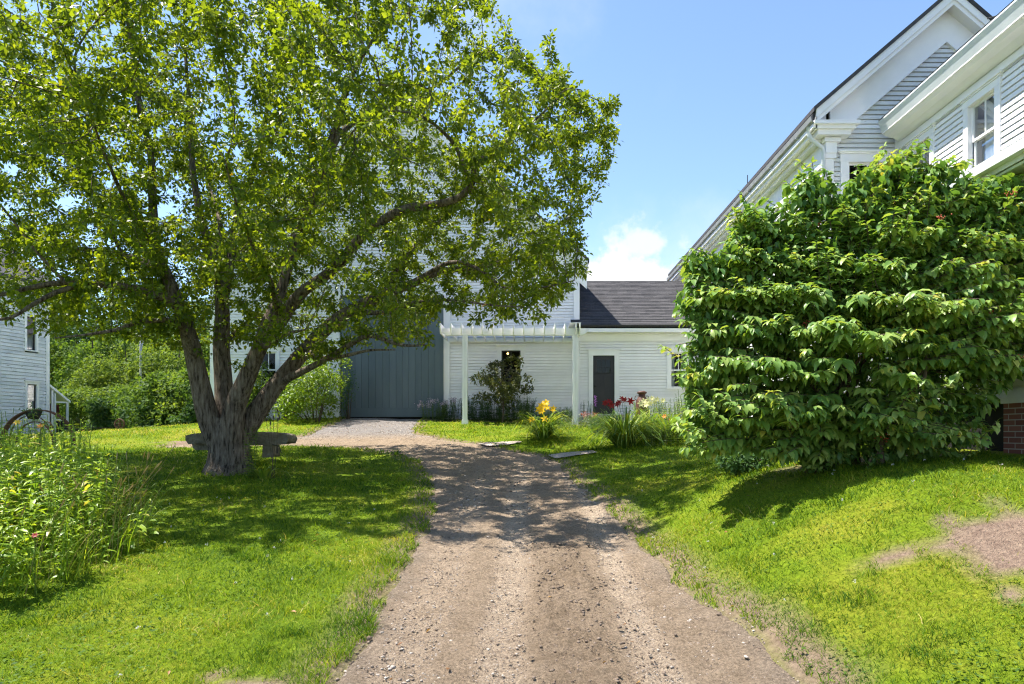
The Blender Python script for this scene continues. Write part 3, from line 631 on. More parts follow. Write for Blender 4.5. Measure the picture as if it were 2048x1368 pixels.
us = [qx(1158.5), qx(1151.5)]+[qx(1130-20.6*k) for k in range(13)]
for uu in us:
    m = MB(); a = np.array([0, 20.85, 0]); 
    fr2 = Fr((uu, 0, 0), (0, 1, 0), (1, 0, 0)); m.prism(fr2, [(20.78, 3.20), (20.9, 3.0), (22.7, 3.0), (22.7, 3.31), (20.78, 3.31)], -.018, .018); m.build('rafter', M['white'], pg)
m = MB(); m.box(q, qx(1139), qx(1161), -1.2, .25, 3.314, 3.33); m.build('batten', M['white'], pg)
# ------------------------------------------------------------------ foliage
def leaves5(Pb, D, Nn, L, Wd, fold=.25, curl=.15):
    """folded pointed leaves, 5 verts / 2 quads each"""
    D = nrm(D); S = nrm(np.cross(D, Nn)); Nn = np.cross(S, D); L = L[:, None]; Wd = Wd[:, None]
    b = Pb; c = Pb+D*L*.5-Nn*Wd*fold; t = Pb+D*L-Nn*L*curl
    l = Pb+D*L*.42+S*Wd*.5; r = Pb+D*L*.42-S*Wd*.5
    V = np.stack([b, l, t, c, r], 1).reshape(-1, 3); i = np.arange(len(Pb))[:, None]*5
    return V, np.concatenate([i+np.array([[0, 1, 2, 3]]), i+np.array([[0, 3, 2, 4]])])
def leaves8(Pb, D, Nn, L, Wd, fold=.18, droop=.35):
    D = nrm(D); S = nrm(np.cross(D, Nn)); Nn = np.cross(S, D); L = L[:, None]; Wd = Wd[:, None]
    m1 = Pb+D*L*.3-Nn*L*droop*.07; m2 = Pb+D*L*.68-Nn*L*droop*.4; t = Pb+D*L*.95-Nn*L*droop*.95
    up = Nn*Wd*fold
    l1, r1 = m1+S*Wd*.48+up, m1-S*Wd*.48+up; l2, r2 = m2+S*Wd*.40+up, m2-S*Wd*.40+up
    V = np.stack([Pb, m1, m2, t, l1, l2, r1, r2], 1).reshape(-1, 3); i = np.arange(len(Pb))[:, None]*8
    q = np.concatenate([i+np.array([[1, 4, 5, 2]]), i+np.array([[1, 2, 7, 6]])]); tr = np.concatenate([i+np.array([a]) for a in ([0, 4, 1], [0, 1, 6], [2, 5, 3], [2, 3, 7])])
    return V, q, tr
def rdir(n, rs=R): return nrm(rs.normal(size=(n, 3)))
def segs(A, B, ra, rb, sides=5):
    """frusta from A to B"""
    T = nrm(B-A); ref = np.where(np.abs(T[:, 2:3]) > .9, np.array([[1., 0, 0]]), np.array([[0, 0, 1.]])); U = nrm(np.cross(T, ref)); Vv = np.cross(T, U)
    an = np.linspace(0, 2*math.pi, sides, endpoint=False); cs = (np.cos(an)[None, :, None]*U[:, None]+np.sin(an)[None, :, None]*Vv[:, None])
    X = np.concatenate([A[:, None]+cs*ra[:, None, None], B[:, None]+cs*rb[:, None, None]], 1); n = len(A)
    i = np.arange(n)[:, None, None]*2*sides; k = np.arange(sides)[None, :]; k2 = (k+1) % sides
    Fq = np.stack([i[:, 0]+k, i[:, 0]+k2, i[:, 0]+sides+k2, i[:, 0]+sides+k], -1).reshape(-1, 4)
    return X.reshape(-1, 3), Fq
def join(parts):
    Vs, Fs, Ts, o = [], [], [], 0
    for V, fl, t in parts:
        for f in fl: Fs.append(f+o)
        Vs.append(V); Ts.append(np.broadcast_to(t, (len(V),)) if np.ndim(t) == 0 else t); o += len(V)
    return np.concatenate(Vs), Fs, np.concatenate(Ts)
def inpoly(x, y, poly):
    r = np.zeros(len(x), bool); n = len(poly)
    for i in range(n):
        (x0, y0), (x1, y1) = poly[i], poly[(i+1) % n]
        c = ((y0 > y) != (y1 > y)) & (x < (x1-x0)*(y-y0)/(y1-y0+1e-12)+x0); r ^= c
    return r
def dpoly(x, y, poly):
    d = np.full(len(x), 1e9); n = len(poly)
    for i in range(n):
        a = np.array(poly[i], float); b = np.array(poly[(i+1) % n], float); ab = b-a
        t = np.clip(((x-a[0])*ab[0]+(y-a[1])*ab[1])/(ab@ab+1e-9), 0, 1); d = np.minimum(d, np.hypot(x-a[0]-t*ab[0], y-a[1]-t*ab[1]))
    return d

# ---- the old apple tree
TB = 12.0
limbs = [  # (parent, [(px, py, depth offset, radius in px)])
 (None, [(460, 952, 0, 52), (460, 925, 0, 45), (459, 895, 0, 43), (457, 865, 0, 42), (455, 835, 0, 35)]),
 (0, [(447, 905, -.1, 25), (420, 846, -.15, 26), (400, 764, -.25, 23), (383, 690, -.35, 21), (362, 620, -.5, 18), (330, 545, -.5, 15), (312, 500, -.4, 13), (305, 400, -.3, 11), (301, 307, -.3, 9), (272, 175, -.3, 8), (262, 88, -.3, 6), (246, -10, -.2, 4), (240, -90, -.2, 2)]),
 (0, [(455, 900, .1, 30), (449, 800, .2, 23), (443, 700, .3, 20), (445, 616, .4, 17), (438, 565, .5, 13), (421, 504, .6, 12), (398, 417, .8, 10), (385, 330, 1, 8), (378, 200, 1.2, 6), (370, 80, 1.4, 4), (366, -60, 1.5, 2)]),
 (0, [(462, 900, -.1, 30), (468, 823, -.15, 27), (494, 754, -.25, 22), (522, 691, -.3, 19), (560, 645, -.4, 17), (600, 588, -.6, 15), (666, 539, -.9, 14), (732, 465, -1.2, 13), (802, 421, -1.4, 12), (863, 410, -1.5, 11), (920, 394, -1.6, 10), (946, 362, -1.7, 9), (950, 330, -1.8, 7), (1000, 290, -1.8, 6), (1060, 250, -1.7, 4), (1110, 200, -1.6, 2)]),
 (0, [(472, 895, .1, 25), (500, 845, .15, 27), (547, 777, .2, 22), (580, 737, .25, 20), (613, 698, .3, 19), (666, 645, .35, 18), (712, 616, .4, 16), (761, 593, .45, 14), (827, 566, .5, 12), (880, 543, .6, 10), (950, 535, .7, 8), (1020, 520, .8, 6), (1090, 500, .9, 4), (1140, 480, 1, 2)]),
 (3, [(515, 697, -.3, 17), (532, 650, .0, 15), (547, 616, .1, 14), (500+62, 583, .2, 13), (592, 474, .3, 12), (636, 370, .3, 12), (655, 303, .3, 11), (675, 245, .2, 9), (690, 188, .2, 8), (720, 120, .1, 6), (770, 40, 0, 4), (800, -60, 0, 2)]),
 (5, [(640, 360, .3, 9), (674, 278, .6, 9), (705, 247, .8, 8), (743, 229, 1, 7), (775, 212, 1.1, 6), (840, 190, 1.3, 5), (900, 150, 1.5, 4), (960, 90, 1.6, 2)]),
 (2, [(446, 610, .4, 13), (462, 520, .8, 12), (470, 455, 1.1, 10), (484, 395, 1.4, 9), (505, 350, 1.7, 8), (530, 240, 2, 6), (560, 120, 2.2, 4), (580, -20, 2.4, 2)]),
 (1, [(392, 725, -.3, 12), (372, 665, -.8, 10), (345, 641, -1.1, 8), (278, 644, -1.6, 7), (234, 658, -2, 6), (170, 670, -2.3, 4), (110, 676, -2.5, 2)]),
 (1, [(372, 640, -.4, 14), (345, 603, -.8, 13), (300, 588, -1.1, 12), (263, 576, -1.3, 11), (200, 570, -1.6, 10), (131, 565, -1.9, 9), (73, 573, -2.1, 8), (0, 590, -2.4, 7), (-80, 600, -2.6, 5), (-160, 590, -2.8, 3)]),
 (9, [(170, 567, -1.7, 8), (110, 586, -2, 7), (58, 614, -2.3, 6), (20, 636, -2.5, 5), (-40, 640, -2.7, 3)]),
 (1, [(335, 553, -.5, 12), (300, 528, .2, 11), (245, 511, .8, 9), (180, 500, 1.3, 7), (110, 490, 1.7, 6), (30, 470, 2, 4), (-60, 440, 2.2, 2)]),
 (3, [(940, 372, -1.7, 6), (915, 300, -1.9, 6), (870, 250, -2.1, 5), (820, 225, -2.2, 4), (775, 222, -2.3, 2)]),
 (4, [(560, 765, .2, 12), (640, 725, -.4, 9), (700, 690, -.9, 8), (740, 672, -1.2, 7), (800, 690, -1.5, 5), (850, 690, -1.7, 3)]),
 (4, [(613, 698, .3, 11), (640, 716, -.3, 8), (690, 712, -.8, 6), (740, 700, -1.2, 4), (790, 700, -1.5, 2)]),
 (3, [(522, 691, -.3, 10), (540, 690, -1, 8), (575, 668, -1.7, 6), (610, 660, -2.2, 3)]),
 (2, [(443, 700, .3, 10), (470, 665, .9, 8), (500, 640, 1.5, 6), (530, 630, 2, 3)]),
 (4, [(700, 622, .4, 11), (770, 625, -.2, 9), (830, 605, -.6, 7), (900, 600, -1, 5), (980, 610, -1.3, 4), (1060, 615, -1.5, 2)]),
 (4, [(827, 566, .5, 9), (900, 525, 0, 8), (960, 540, -.4, 7), (1010, 575, -.7, 5), (1080, 575, -.9, 4), (1150, 560, -1, 2)]),
 (1, [(335, 560, -.5, 11), (290, 470, -1.4, 9), (250, 400, -2.2, 8), (215, 320, -2.8, 6), (180, 230, -3.2, 4), (150, 150, -3.4, 2)]),
 (5, [(600, 460, .3, 10), (620, 420, -.8, 8), (640, 360, -1.8, 7), (680, 300, -2.6, 5), (730, 230, -3.2, 3), (760, 170, -3.4, 2)]),
 (2, [(430, 535, .55, 10), (440, 450, 1.4, 8), (420, 380, 2.4, 7), (400, 300, 3.2, 5), (380, 200, 3.8, 3)]),
 (3, [(560, 640, -.4, 12), (540, 560, -1.4, 9), (500, 480, -2.4, 7), (470, 400, -3.2, 5), (450, 320, -3.6, 3)]),
 (4, [(761, 593, .45, 9), (800, 530, 1.2, 8), (850, 470, 2, 6), (920, 400, 2.6, 5), (1000, 340, 3, 3)]),
 (11, [(245, 511, .8, 7), (200, 420, 1.4, 6), (140, 330, 1.9, 5), (80, 230, 2.3, 4), (30, 120, 2.5, 2)]),
 (9, [(131, 565, -1.9, 6), (70, 500, -2.1, 5), (10, 420, -2.2, 4), (-60, 340, -2.2, 3), (-120, 260, -2, 2)]),
]
def lp(px, py, off): return P(px, py, TB)*np.array([1, 1, 1])+np.array([(px-CX)/F*off, off, (CY-py)/F*off])
NP, NPAR, NR, NL = [], [], [], []      # node position, parent, minimum radius, is-limb
limb_nodes = []
barkparts = []
for li, (par, pts) in enumerate(limbs):
    Q = np.array([list(lp(a, b, c))+[r/F*(TB+c)] for a, b, c, r in pts]); Q = resample(Q, .14)
    Q[:, 3] *= .86 if li == 0 else (.80 if li < 6 else .74 if li < 16 else .55)*np.linspace(1, .8, len(Q))
    Q[:, :3] += .03*(np.stack([fbm(Q[:, 2]*2+li*7, Q[:, 0]*2, k*9., 3) for k in range(3)], 1)-.5)*np.linspace(0, 1, len(Q))[:, None]
    base = -1
    if par is not None:
        ids = limb_nodes[par]; dd = [np.linalg.norm(NP[i]-Q[0, :3]) for i in ids]; base = ids[int(np.argmin(dd))]
    ids = []
    for q in Q:
        NP.append(q[:3].copy()); NPAR.append(base if not ids else ids[-1]); NR.append(max(q[3], .004)); NL.append(True); ids.append(len(NP)-1)
    limb_nodes.append(ids)
    sides = 28 if li == 0 else (18 if li < 6 else 10)
    a = np.linspace(0, 2*math.pi, sides, endpoint=False)[None, :]
    zz = np.arange(len(Q))[:, None]*.14
    nz_ = 1+.22*(fbm(np.cos(a)*2.6+li*5, np.sin(a)*2.6, zz*.55, 21, 4)-.5)+.12*(fbm(np.cos(a)*6, np.sin(a)*6+li, zz*1.6, 23, 3)-.5)
    if li == 0:
        flare = 1+.35*np.exp(-np.linspace(0, 1, len(Q))*7)[:, None]*(.6+.8*vnoise(np.cos(a)*2+4, np.sin(a)*2, 0, 9)); nz_ = nz_*flare
    V, Fq = tube(Q[:, :3], Q[:, 3], sides, nz_); barkparts.append((V, [Fq], 0.5))
SIL = [(-330, -160), (850, -150), (960, -60), (1000, 0), (1040, 30), (1105, 62), (1112, 135), (1200, 200), (1268, 292), (1222, 385), (1185, 470), (1190, 560), (1130, 648), (1040, 640), (960, 655), (890, 665), (850, 722), (790, 722), (700, 730), (640, 735), (560, 715), (480, 690), (420, 665), (350, 670), (300, 695), (210, 690), (120, 690), (60, 660), (-30, 660), (-330, 640), (-420, 200)]
def sample_crown(n):
    out = np.zeros((0, 3))
    while len(out) < n:
        px = R.uniform(-420, 1260, 20000); py = R.uniform(-160, 710, 20000); ok = inpoly(px, py, SIL)
        px, py = px[ok], py[ok]; de = dpoly(px, py, SIL)
        T = 4.6*np.sqrt(np.clip(de/330, 0, 1))*np.where(py < 0, .8, 1)
        u = R.uniform(-1, 1, len(px)); u = np.sign(u)*np.abs(u)**.8; off = u*T
        keep = np.ones(len(px), bool)
        X = np.stack([lp(a, b, 0) for a, b in zip(px, py)]); X[:, 1] += off
        # keep the silhouette: nearer points are drawn in
        s = (TB+off)/TB; X[:, 0] = np.where(off < 0, X[:, 0]*(1-(1-s)*.55)+(-5.2)*0, X[:, 0]); X[:, 2] = np.where((off < 0) & (X[:, 2] > 0), X[:, 2]*(1-(1-s)*.45), X[:, 2])
        rr = np.hypot(X[:, 0]+5.2, X[:, 1]-TB)
        keep &= X[:, 2] > 1.05+.055*np.maximum(0, 3.2-rr)**2-.12*np.maximum(rr-3.5, 0)
        keep &= de > 48*np.clip(vnoise(px/70., py/70., 0, 51)*1.9-.75, 0, 1)
        cl = fbm(X[:, 0]*.85, X[:, 1]*.85, X[:, 2]*.95, 41, 3); keep &= cl > .448
        out = np.concatenate([out, X[keep]])
    return out[:n]
A = sample_crown(11000)
NP = [p for p in NP]; n0 = len(NP)
pos = np.array(NP); nd = np.full(len(A), 1e9); ni = np.zeros(len(A), int); alive = np.ones(len(A), bool)
elig = np.array(NR) < .16
def upd(ids):
    for s in range(0, len(ids), 400):
        q = ids[s:s+400]; Dm = np.linalg.norm(A[:, None]-pos[q][None], axis=2); j = Dm.argmin(1); dm = Dm[np.arange(len(A)), j]
        b = dm < nd; nd[b] = dm[b]; ni[b] = np.array(q)[j[b]]
upd([i for i in range(n0) if elig[i]])
par_ = list(NPAR); rad_ = list(NR); step = .2
for it in range(60):
    act = alive & (nd < (3.2 if it < 18 else 1.3))
    if not act.any(): break
    idx = np.where(act)[0]; who = ni[idx]; vec = nrm(A[idx]-pos[who]); u, inv = np.unique(who, return_inverse=True)
    acc = np.zeros((len(u), 3)); np.add.at(acc, inv, vec); acc = nrm(acc+R.normal(size=acc.shape)*.22+np.array([0, 0, .05]))
    new = pos[u]+acc*step; k0 = len(pos); pos = np.concatenate([pos, new]); par_ += list(u); rad_ += [.0]*len(u)
    ids = list(range(k0, len(pos))); upd(ids); alive &= nd > .24
    if len(pos) > 26000: break
par_ = np.array(par_); nn = len(pos); kids = np.zeros(nn, int); rr = np.zeros(nn); ex_p = 2.35
for i in range(nn-1, -1, -1):
    r = max(rad_[i] if i < n0 else 0, (rr[i] if rr[i] > 0 else .0035**ex_p)**(1/ex_p) if True else 0)
    rr[i] = r
    if par_[i] >= 0: rr[par_[i]] += r**ex_p if i >= n0 else 0; kids[par_[i]] += 1
# (limb nodes keep their own radius)
sel = np.arange(n0, nn); ra = np.minimum(rr[par_[sel]], np.maximum(rr[sel]*1.35, .005)); rb = rr[sel]
V, Fq = segs(pos[par_[sel]], pos[sel], ra, rb, 5); barkparts.append((V, [Fq], .5))
tree = thing('shade_tree', 'big old many-stemmed tree with spreading leafy crown beside the stone seat', 'tree', tuple(P(460, 945, TB)))
V, Fs, T = join(barkparts); npmesh('trunk', V, Fs, M['bark'], tree, T, True)
# leaves: clusters on thin nodes
thin = np.where((np.arange(nn) >= n0) & (rr < .014))[0]
def apple_leaves(per, spread):
    wt = np.clip(fbm(pos[thin, 0]*2.1, pos[thin, 1]*2.1, pos[thin, 2]*2.1, 43, 3)*2.6-.7, .16, 1.6)*R.uniform(.3, 1.5, len(thin)); idx = np.sort(R.choice(thin, per*len(thin), p=wt/wt.sum())); n = len(idx)
    t = R.rand(n)[:, None]; base = pos[par_[idx]]*(1-t)+pos[idx]*t
    tw = nrm(pos[idx]-pos[par_[idx]]); D = nrm(tw*.35+rdir(n)*1.0+np.array([0, 0, -.28])); Pb = base+D*R.uniform(.01, spread, n)[:, None]
    Nn = nrm(rdir(n)*.8+np.array([0, 0, .75])); L = R.uniform(.045, .10, n); return Pb, D, Nn, L, idx
per = max(3, int(262000/max(1, len(thin))))
Pb, D, Nn, L, lid = apple_leaves(per, .11)
sid = R.rand(nn); tint = np.clip(sid[lid]*.35+R.rand(len(L))*.62+.02*(R.rand(len(L)) > .985)*3, 0, 1)
# sprouts along the big limbs
sp = [i for i in range(n0) if pos[i][2] > .9 and .025 < NR[i] < .21 and R.rand() < .30]
q = np.repeat(np.array(sp), 26); n_ = len(q); dd = np.repeat(nrm(rdir(len(sp))+np.array([0, -.15, .35])), 26, 0); P2 = pos[q]+dd*(np.array(NR)[q]*.7+R.uniform(0, .34, n_))[:, None]+rdir(n_)*.06
Pb = np.concatenate([Pb, P2]); D = np.concatenate([D, nrm(dd*.4+rdir(n_)+np.array([0, 0, -.25]))]); Nn = np.concatenate([Nn, nrm(rdir(n_)*.8+np.array([0, 0, .75]))]); L = np.concatenate([L, R.uniform(.05, .10, n_)]); tint = np.concatenate([tint, R.rand(n_)*.85])
V, Fq = leaves5(Pb, D, Nn, L, L*R.uniform(.5, .68, len(L)), .2, .25)
npmesh('crown', V, [Fq], M['apple'], tree, np.repeat(tint, 5))
print('apple nodes', nn, 'thin', len(thin), 'leaves', len(L))

# ---- the big viburnum
vib = thing('viburnum_shrub', 'huge dense shrub with drooping paired leaves and red berry clusters before the house', 'shrub', (3.5, 7.7, -.4))
VS = [(1338, 600), (1372, 570), (1385, 500), (1440, 500), (1490, 400), (1560, 420), (1605, 345), (1640, 335), (1690, 375), (1760, 305), (1830, 285), (1880, 310), (1935, 345), (1990, 355), (2060, 350), (2130, 420), (2170, 560), (2150, 660), (2090, 720), (2015, 765), (1970, 810), (1960, 880), (1900, 905), (1780, 915), (1650, 920), (1540, 905), (1480, 880), (1400, 900), (1368, 860), (1380, 800), (1365, 720), (1400, 660), (1370, 620)]
VD = 7.5
def vp(px, py, off): d = VD+off; return np.array([(px-CX)/F*d, d, (CY-py)/F*d])
tips = []
while len(tips) < 1500:
    px, py = R.uniform(1338, 2170), R.uniform(285, 920)
    if not inpoly(np.array([px]), np.array([py]), VS)[0]: continue
    de = dpoly(np.array([px]), np.array([py]), VS)[0]
    Tn = 1.6*math.sqrt(min(1, de/260)); 
    hf = min(1, max(0, (915-py)/600)); off = -Tn*math.sqrt(R.uniform(.0, 1))*(1.05-.6*hf) if R.rand() < .72 else R.uniform(-.3, 1)*Tn
    off += .35*hf
    # hollow dark pockets low on the near face
    hol = math.exp(-(((px-1730)/170)**2+((py-735)/75)**2))+math.exp(-(((px-1960)/70)**2+((py-800)/80)**2))*.9+.75*math.exp(-(((px-1760)/110)**2+((py-885)/30)**2))
    if R.rand() < hol*.93 and off < .3: continue
    X = vp(px, py, off)
    lay = math.sin(X[2]*2*math.pi/.42+X[0]*1.3+3*vnoise(X[0]*.9, X[1]*.9, X[2]*.5, 3))
    if R.rand() < (.5-.5*lay)*.85: continue
    if off < 0: X = X+np.array([0, -.2*max(0, lay)+.1, 0])
    if X[2] < float(H(X[0], X[1]))+.1: continue
    if de < 70 and R.rand() < .35: X = X+nrm(X-np.array([3.6, 7.9, .9]))*R.uniform(.05, .28)
    if CY-F*(X[2]-.06)/X[1] > 915 or CX+F*X[0]/X[1] < 1352: continue
    tips.append(X)
tips = np.array(tips); cen = np.array([3.6, 7.9, .4])
parts, stems_, lv, btip = [], [], [], []
for X in tips:
    o = X-cen; o[2] = o[2]*.35+.08; shoot = R.rand() < .05; o[2] += (1.6 if shoot else 0); ssz = R.uniform(.75, 1.2); stn = R.uniform(-.18, .25); d0 = nrm(o+R.normal(size=3)*.25*np.array([1, 1, .5])); d0 = nrm(d0)
    Ls = R.uniform(.35, .62); n = int(Ls/.052); s0 = X-d0*Ls*(.6 if shoot else 1)
    t = np.linspace(0, 1, n+1); axis = s0+np.outer(t, d0)*Ls-np.outer(t**2, [0, 0, .10*Ls])
    stems_.append((axis[:-1], axis[1:]))
    side = nrm(np.cross(d0, [0, 0, 1]))
    for k in range(1, n+1):
        for sgn in (-1, 1):
            lv.append(np.concatenate([axis[k], d0*.45+side*sgn*.75+np.array([0, 0, -.35]), R.normal(size=3)*.22+np.array([0, 0, 1.])-np.array([0, .15, 0]), [R.uniform(.09, .15)*ssz*(1-.25*(k == n)), stn]]))
    lv.append(np.concatenate([axis[n], d0+np.array([0, 0, -.4]), [0, 0, 1], [.075, stn]]))
    if R.rand() < .012 and X[0] > 2.6 and X[1] < 7.6: btip.append(X+np.array([0, -.02, .05]))
lv = np.array(lv); n = len(lv); Dl = lv[:, 3:6]+R.normal(size=(n, 3))*.25
V, q4, t3 = leaves8(lv[:, :3], Dl, lv[:, 6:9], lv[:, 9], lv[:, 9]*R.uniform(.44, .56, n), .12, .42)
# inner fill of plain leaves so the middle is closed and dark
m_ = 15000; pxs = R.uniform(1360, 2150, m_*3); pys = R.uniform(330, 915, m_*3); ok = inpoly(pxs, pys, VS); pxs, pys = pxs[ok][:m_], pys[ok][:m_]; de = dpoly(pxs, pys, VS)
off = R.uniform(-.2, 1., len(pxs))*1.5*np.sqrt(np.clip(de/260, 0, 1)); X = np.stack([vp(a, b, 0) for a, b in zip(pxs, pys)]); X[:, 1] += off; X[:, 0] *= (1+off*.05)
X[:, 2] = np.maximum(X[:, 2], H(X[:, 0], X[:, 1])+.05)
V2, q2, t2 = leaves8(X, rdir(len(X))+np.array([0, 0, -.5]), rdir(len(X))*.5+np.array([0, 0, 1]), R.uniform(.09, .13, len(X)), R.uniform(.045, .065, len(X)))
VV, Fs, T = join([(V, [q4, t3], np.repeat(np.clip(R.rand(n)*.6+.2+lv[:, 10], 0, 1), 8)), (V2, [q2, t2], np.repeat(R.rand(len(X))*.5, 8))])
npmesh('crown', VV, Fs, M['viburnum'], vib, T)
Aa = np.concatenate([a for a, b in stems_]); Bb = np.concatenate([b for a, b in stems_]); bp_ = [(segs(Aa, Bb, np.full(len(Aa), .005), np.full(len(Aa), .0035), 4)+(.5,))]
bp_ = [(bp_[0][0], [bp_[0][1]], .5)]
for k in range(15):
    a0 = np.array([3.6+R.uniform(-.5, .5), 7.8+R.uniform(-.4, .3), 0]); a0[2] = float(H(a0[0], a0[1]))-.1; e = tips[R.randint(len(tips))]; e = cen+(e-cen)*.6
    mid = (a0+e)/2+np.array([0, 0, .5])+R.normal(size=3)*.15; Q = resample([list(a0)+[.035], list(a0+np.array([0, 0, .5]))+[.03], list(mid)+[.02], list(e)+[.008]], .15); V, Fq = tube(Q[:, :3], Q[:, 3], 7); bp_.append((V, [Fq], .5))
V, Fs, T = join(bp_); npmesh('stems', V, Fs, M['twig'], vib, T)
for X in btip:
    m = MB()
    for k in range(14):
        c = X+R.normal(size=3)*np.array([.035, .035, .015]); m.lathe(c, [(.001, -.008), (.007, -.004), (.007, .004), (.001, .008)], 6)
    m.build('berry_cluster', M['berry'], vib, True)

# ---- generic tree / bush
def crown_leaves(cen, rad, n, L0, rs, lobes=9, lo=.45, updir=.6, flat=.8, thin=.35, seed=0, ls=(.34, .58)):
    cs = [(cen+rs.uniform(-1, 1, 3)*rad*min(.85, 1.02-ls[1]*.7), rs.uniform(*ls)) for _ in range(lobes)]
    X = []; Nl = []
    per = n//lobes+1
    for c, s in cs:
        d = nrm(rs.normal(size=(per, 3))); d[:, 2] = np.abs(d[:, 2])*np.where(rs.rand(per) < .72, 1, -1); r = rs.uniform(lo, 1.05, per)**.6
        X.append(c+d*r[:, None]*rad*s); Nl.append(d)
    X = np.concatenate(X); Nl = np.concatenate(Nl); cl = fbm(X[:, 0]*1.1/max(rad[0], .5)*3+seed, X[:, 1]*1.1/max(rad[0], .5)*3, X[:, 2]*1.2/max(rad[0], .5)*3, 61+seed, 3)
    k = cl > thin; X, Nl = X[k], Nl[k]; m = len(X)
    D = nrm(Nl*.5+rs.normal(size=(m, 3))*.6+np.array([0, 0, -.35])); Nn = nrm(Nl*.5+np.array([0, 0, updir])+rs.normal(size=(m, 3))*.45)
    L = rs.uniform(.7, 1.25, m)*L0; tint = np.clip(rs.rand(m)*.7+.3*(fbm(X[:, 0]*2+9, X[:, 1]*2, X[:, 2]*2, 5, 2)), 0, 1)
    V, Fq = leaves5(X, D, Nn, L, L*.6, .2, .2); return V, Fq, np.repeat(tint, 5), cs
def make_tree(name, label, cat, loc, h, r, ch, n, L0, mt, seed, group=None, barkm='twig', tr=.12, lobes=11, thin=.36, ls=(.34, .58)):
    rs = np.random.RandomState(seed); t = thing(name, label, cat, loc, group); loc = np.array(loc, float)
    cen = np.array([0, 0, h-ch/2]); V, Fq, T, cs = crown_leaves(cen, np.array([r, r, ch/2]), n, L0, rs, lobes, thin=thin, seed=seed % 50, ls=ls)
    bp = []; Q = resample([[0, 0, -.3, tr*1.3], [rs.uniform(-.1, .1), 0, h*.2, tr], [rs.uniform(-.2, .2), rs.uniform(-.2, .2), h*.55, tr*.6], [0, 0, h*.9, tr*.15]], .3); v, f = tube(Q[:, :3], Q[:, 3], 8); bp.append((v, [f], .5))
    for c, s in cs:
        b = np.array([0, 0, max(.1, min(c[2]*.6, h*.6))]); Q = resample([list(b)+[tr*.4], list((b+c)/2+np.array([0, 0, .05*h]))+[tr*.25], list(c)+[tr*.08]], .3); v, f = tube(Q[:, :3], Q[:, 3], 5); bp.append((v, [f], .5))
    v, f, tt = join(bp)
    o = npmesh('trunk', v, f, M[barkm], None, tt, True); o.parent = t
    o = npmesh('crown', V, [Fq], M[mt], None, T); o.parent = t
    return t
def bush(name, label, cat, loc, r, h, n, L0, mt, seed, group=None, thin=.34, lobes=9):
    rs = np.random.RandomState(seed); t = thing(name, label, cat, loc, group)
    V, Fq, T, cs = crown_leaves(np.array([0, 0, h*.5]), np.array([r, r, h*.55]), n, L0, rs, lobes, thin=thin, seed=seed % 40); k = V[:, 2] < .02; V[k, 2] = .02+.05*R.rand(k.sum())
    o = npmesh('foliage', V, [Fq], M[mt], None, T); o.parent = t
    bp = []
    for c, s in cs: Q = resample([[c[0]*.2, c[1]*.2, -.1, .02], [c[0]*.6, c[1]*.6, c[2]*.5, .014], [c[0], c[1], c[2], .006]], .15); v, f = tube(Q[:, :3], Q[:, 3], 5); bp.append((v, [f], .5))
    v, f, tt = join(bp); o = npmesh('stems', v, f, M['twig'], None, tt); o.parent = t
    return t
def gl(px, d): x = (px-CX)/F*d; return (x, d, float(H(x, d))-.03)
# woods behind the left lawn
WG = 'trees at the edge of the woods'
protos = {
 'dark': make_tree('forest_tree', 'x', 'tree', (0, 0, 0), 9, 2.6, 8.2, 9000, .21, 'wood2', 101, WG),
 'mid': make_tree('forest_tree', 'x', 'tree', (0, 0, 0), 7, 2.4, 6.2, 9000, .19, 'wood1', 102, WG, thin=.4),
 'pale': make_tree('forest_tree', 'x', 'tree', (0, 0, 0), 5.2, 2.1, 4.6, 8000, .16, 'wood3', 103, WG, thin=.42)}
used = set()
def put(kind, px, d, s, rz, label, group=WG, zs=1.):
    o = protos[kind] if kind not in used else copy_tree(protos[kind]); used.add(kind)
    o.location = gl(px, d); o.scale = (s, s, s*zs); o.rotation_euler = (0, 0, rz); o['label'] = label; o['group'] = group; return o
dk, md, pl_ = 'dark green leafy tree at the back of the woods', 'mid green tree in the middle of the woods behind the left lawn', 'pale green young tree at the front edge of the woods'
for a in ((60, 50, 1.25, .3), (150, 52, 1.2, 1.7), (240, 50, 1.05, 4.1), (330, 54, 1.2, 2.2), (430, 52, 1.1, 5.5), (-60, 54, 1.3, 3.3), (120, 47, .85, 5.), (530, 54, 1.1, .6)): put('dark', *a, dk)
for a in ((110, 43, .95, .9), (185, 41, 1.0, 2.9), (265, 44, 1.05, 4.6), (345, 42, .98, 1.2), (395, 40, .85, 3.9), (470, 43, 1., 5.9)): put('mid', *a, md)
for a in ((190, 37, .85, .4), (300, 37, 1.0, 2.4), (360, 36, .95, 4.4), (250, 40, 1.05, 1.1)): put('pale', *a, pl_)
bushes = {
 'a': bush('shrub', 'x', 'shrub', (0, 0, 0), 1.5, 2.2, 5200, .14, 'wood1', 111),
 'b': bush('shrub', 'x', 'shrub', (0, 0, 0), 1.5, 1.9, 5200, .15, 'wood2', 112),
 'c': bush('shrub', 'x', 'shrub', (0, 0, 0), 1.4, 2.3, 5200, .13, 'wood3', 113)}
def putb(kind, px, d, s, rz, label, group, zs=1.):
    o = bushes[kind] if kind not in used else copy_tree(bushes[kind]); used.add(kind)
    o.location = gl(px, d); o.scale = (s, s, s*zs); o.rotation_euler = (0, 0, rz); o['label'] = label; o['group'] = group; return o
SG = 'shrubs in front of the woods'
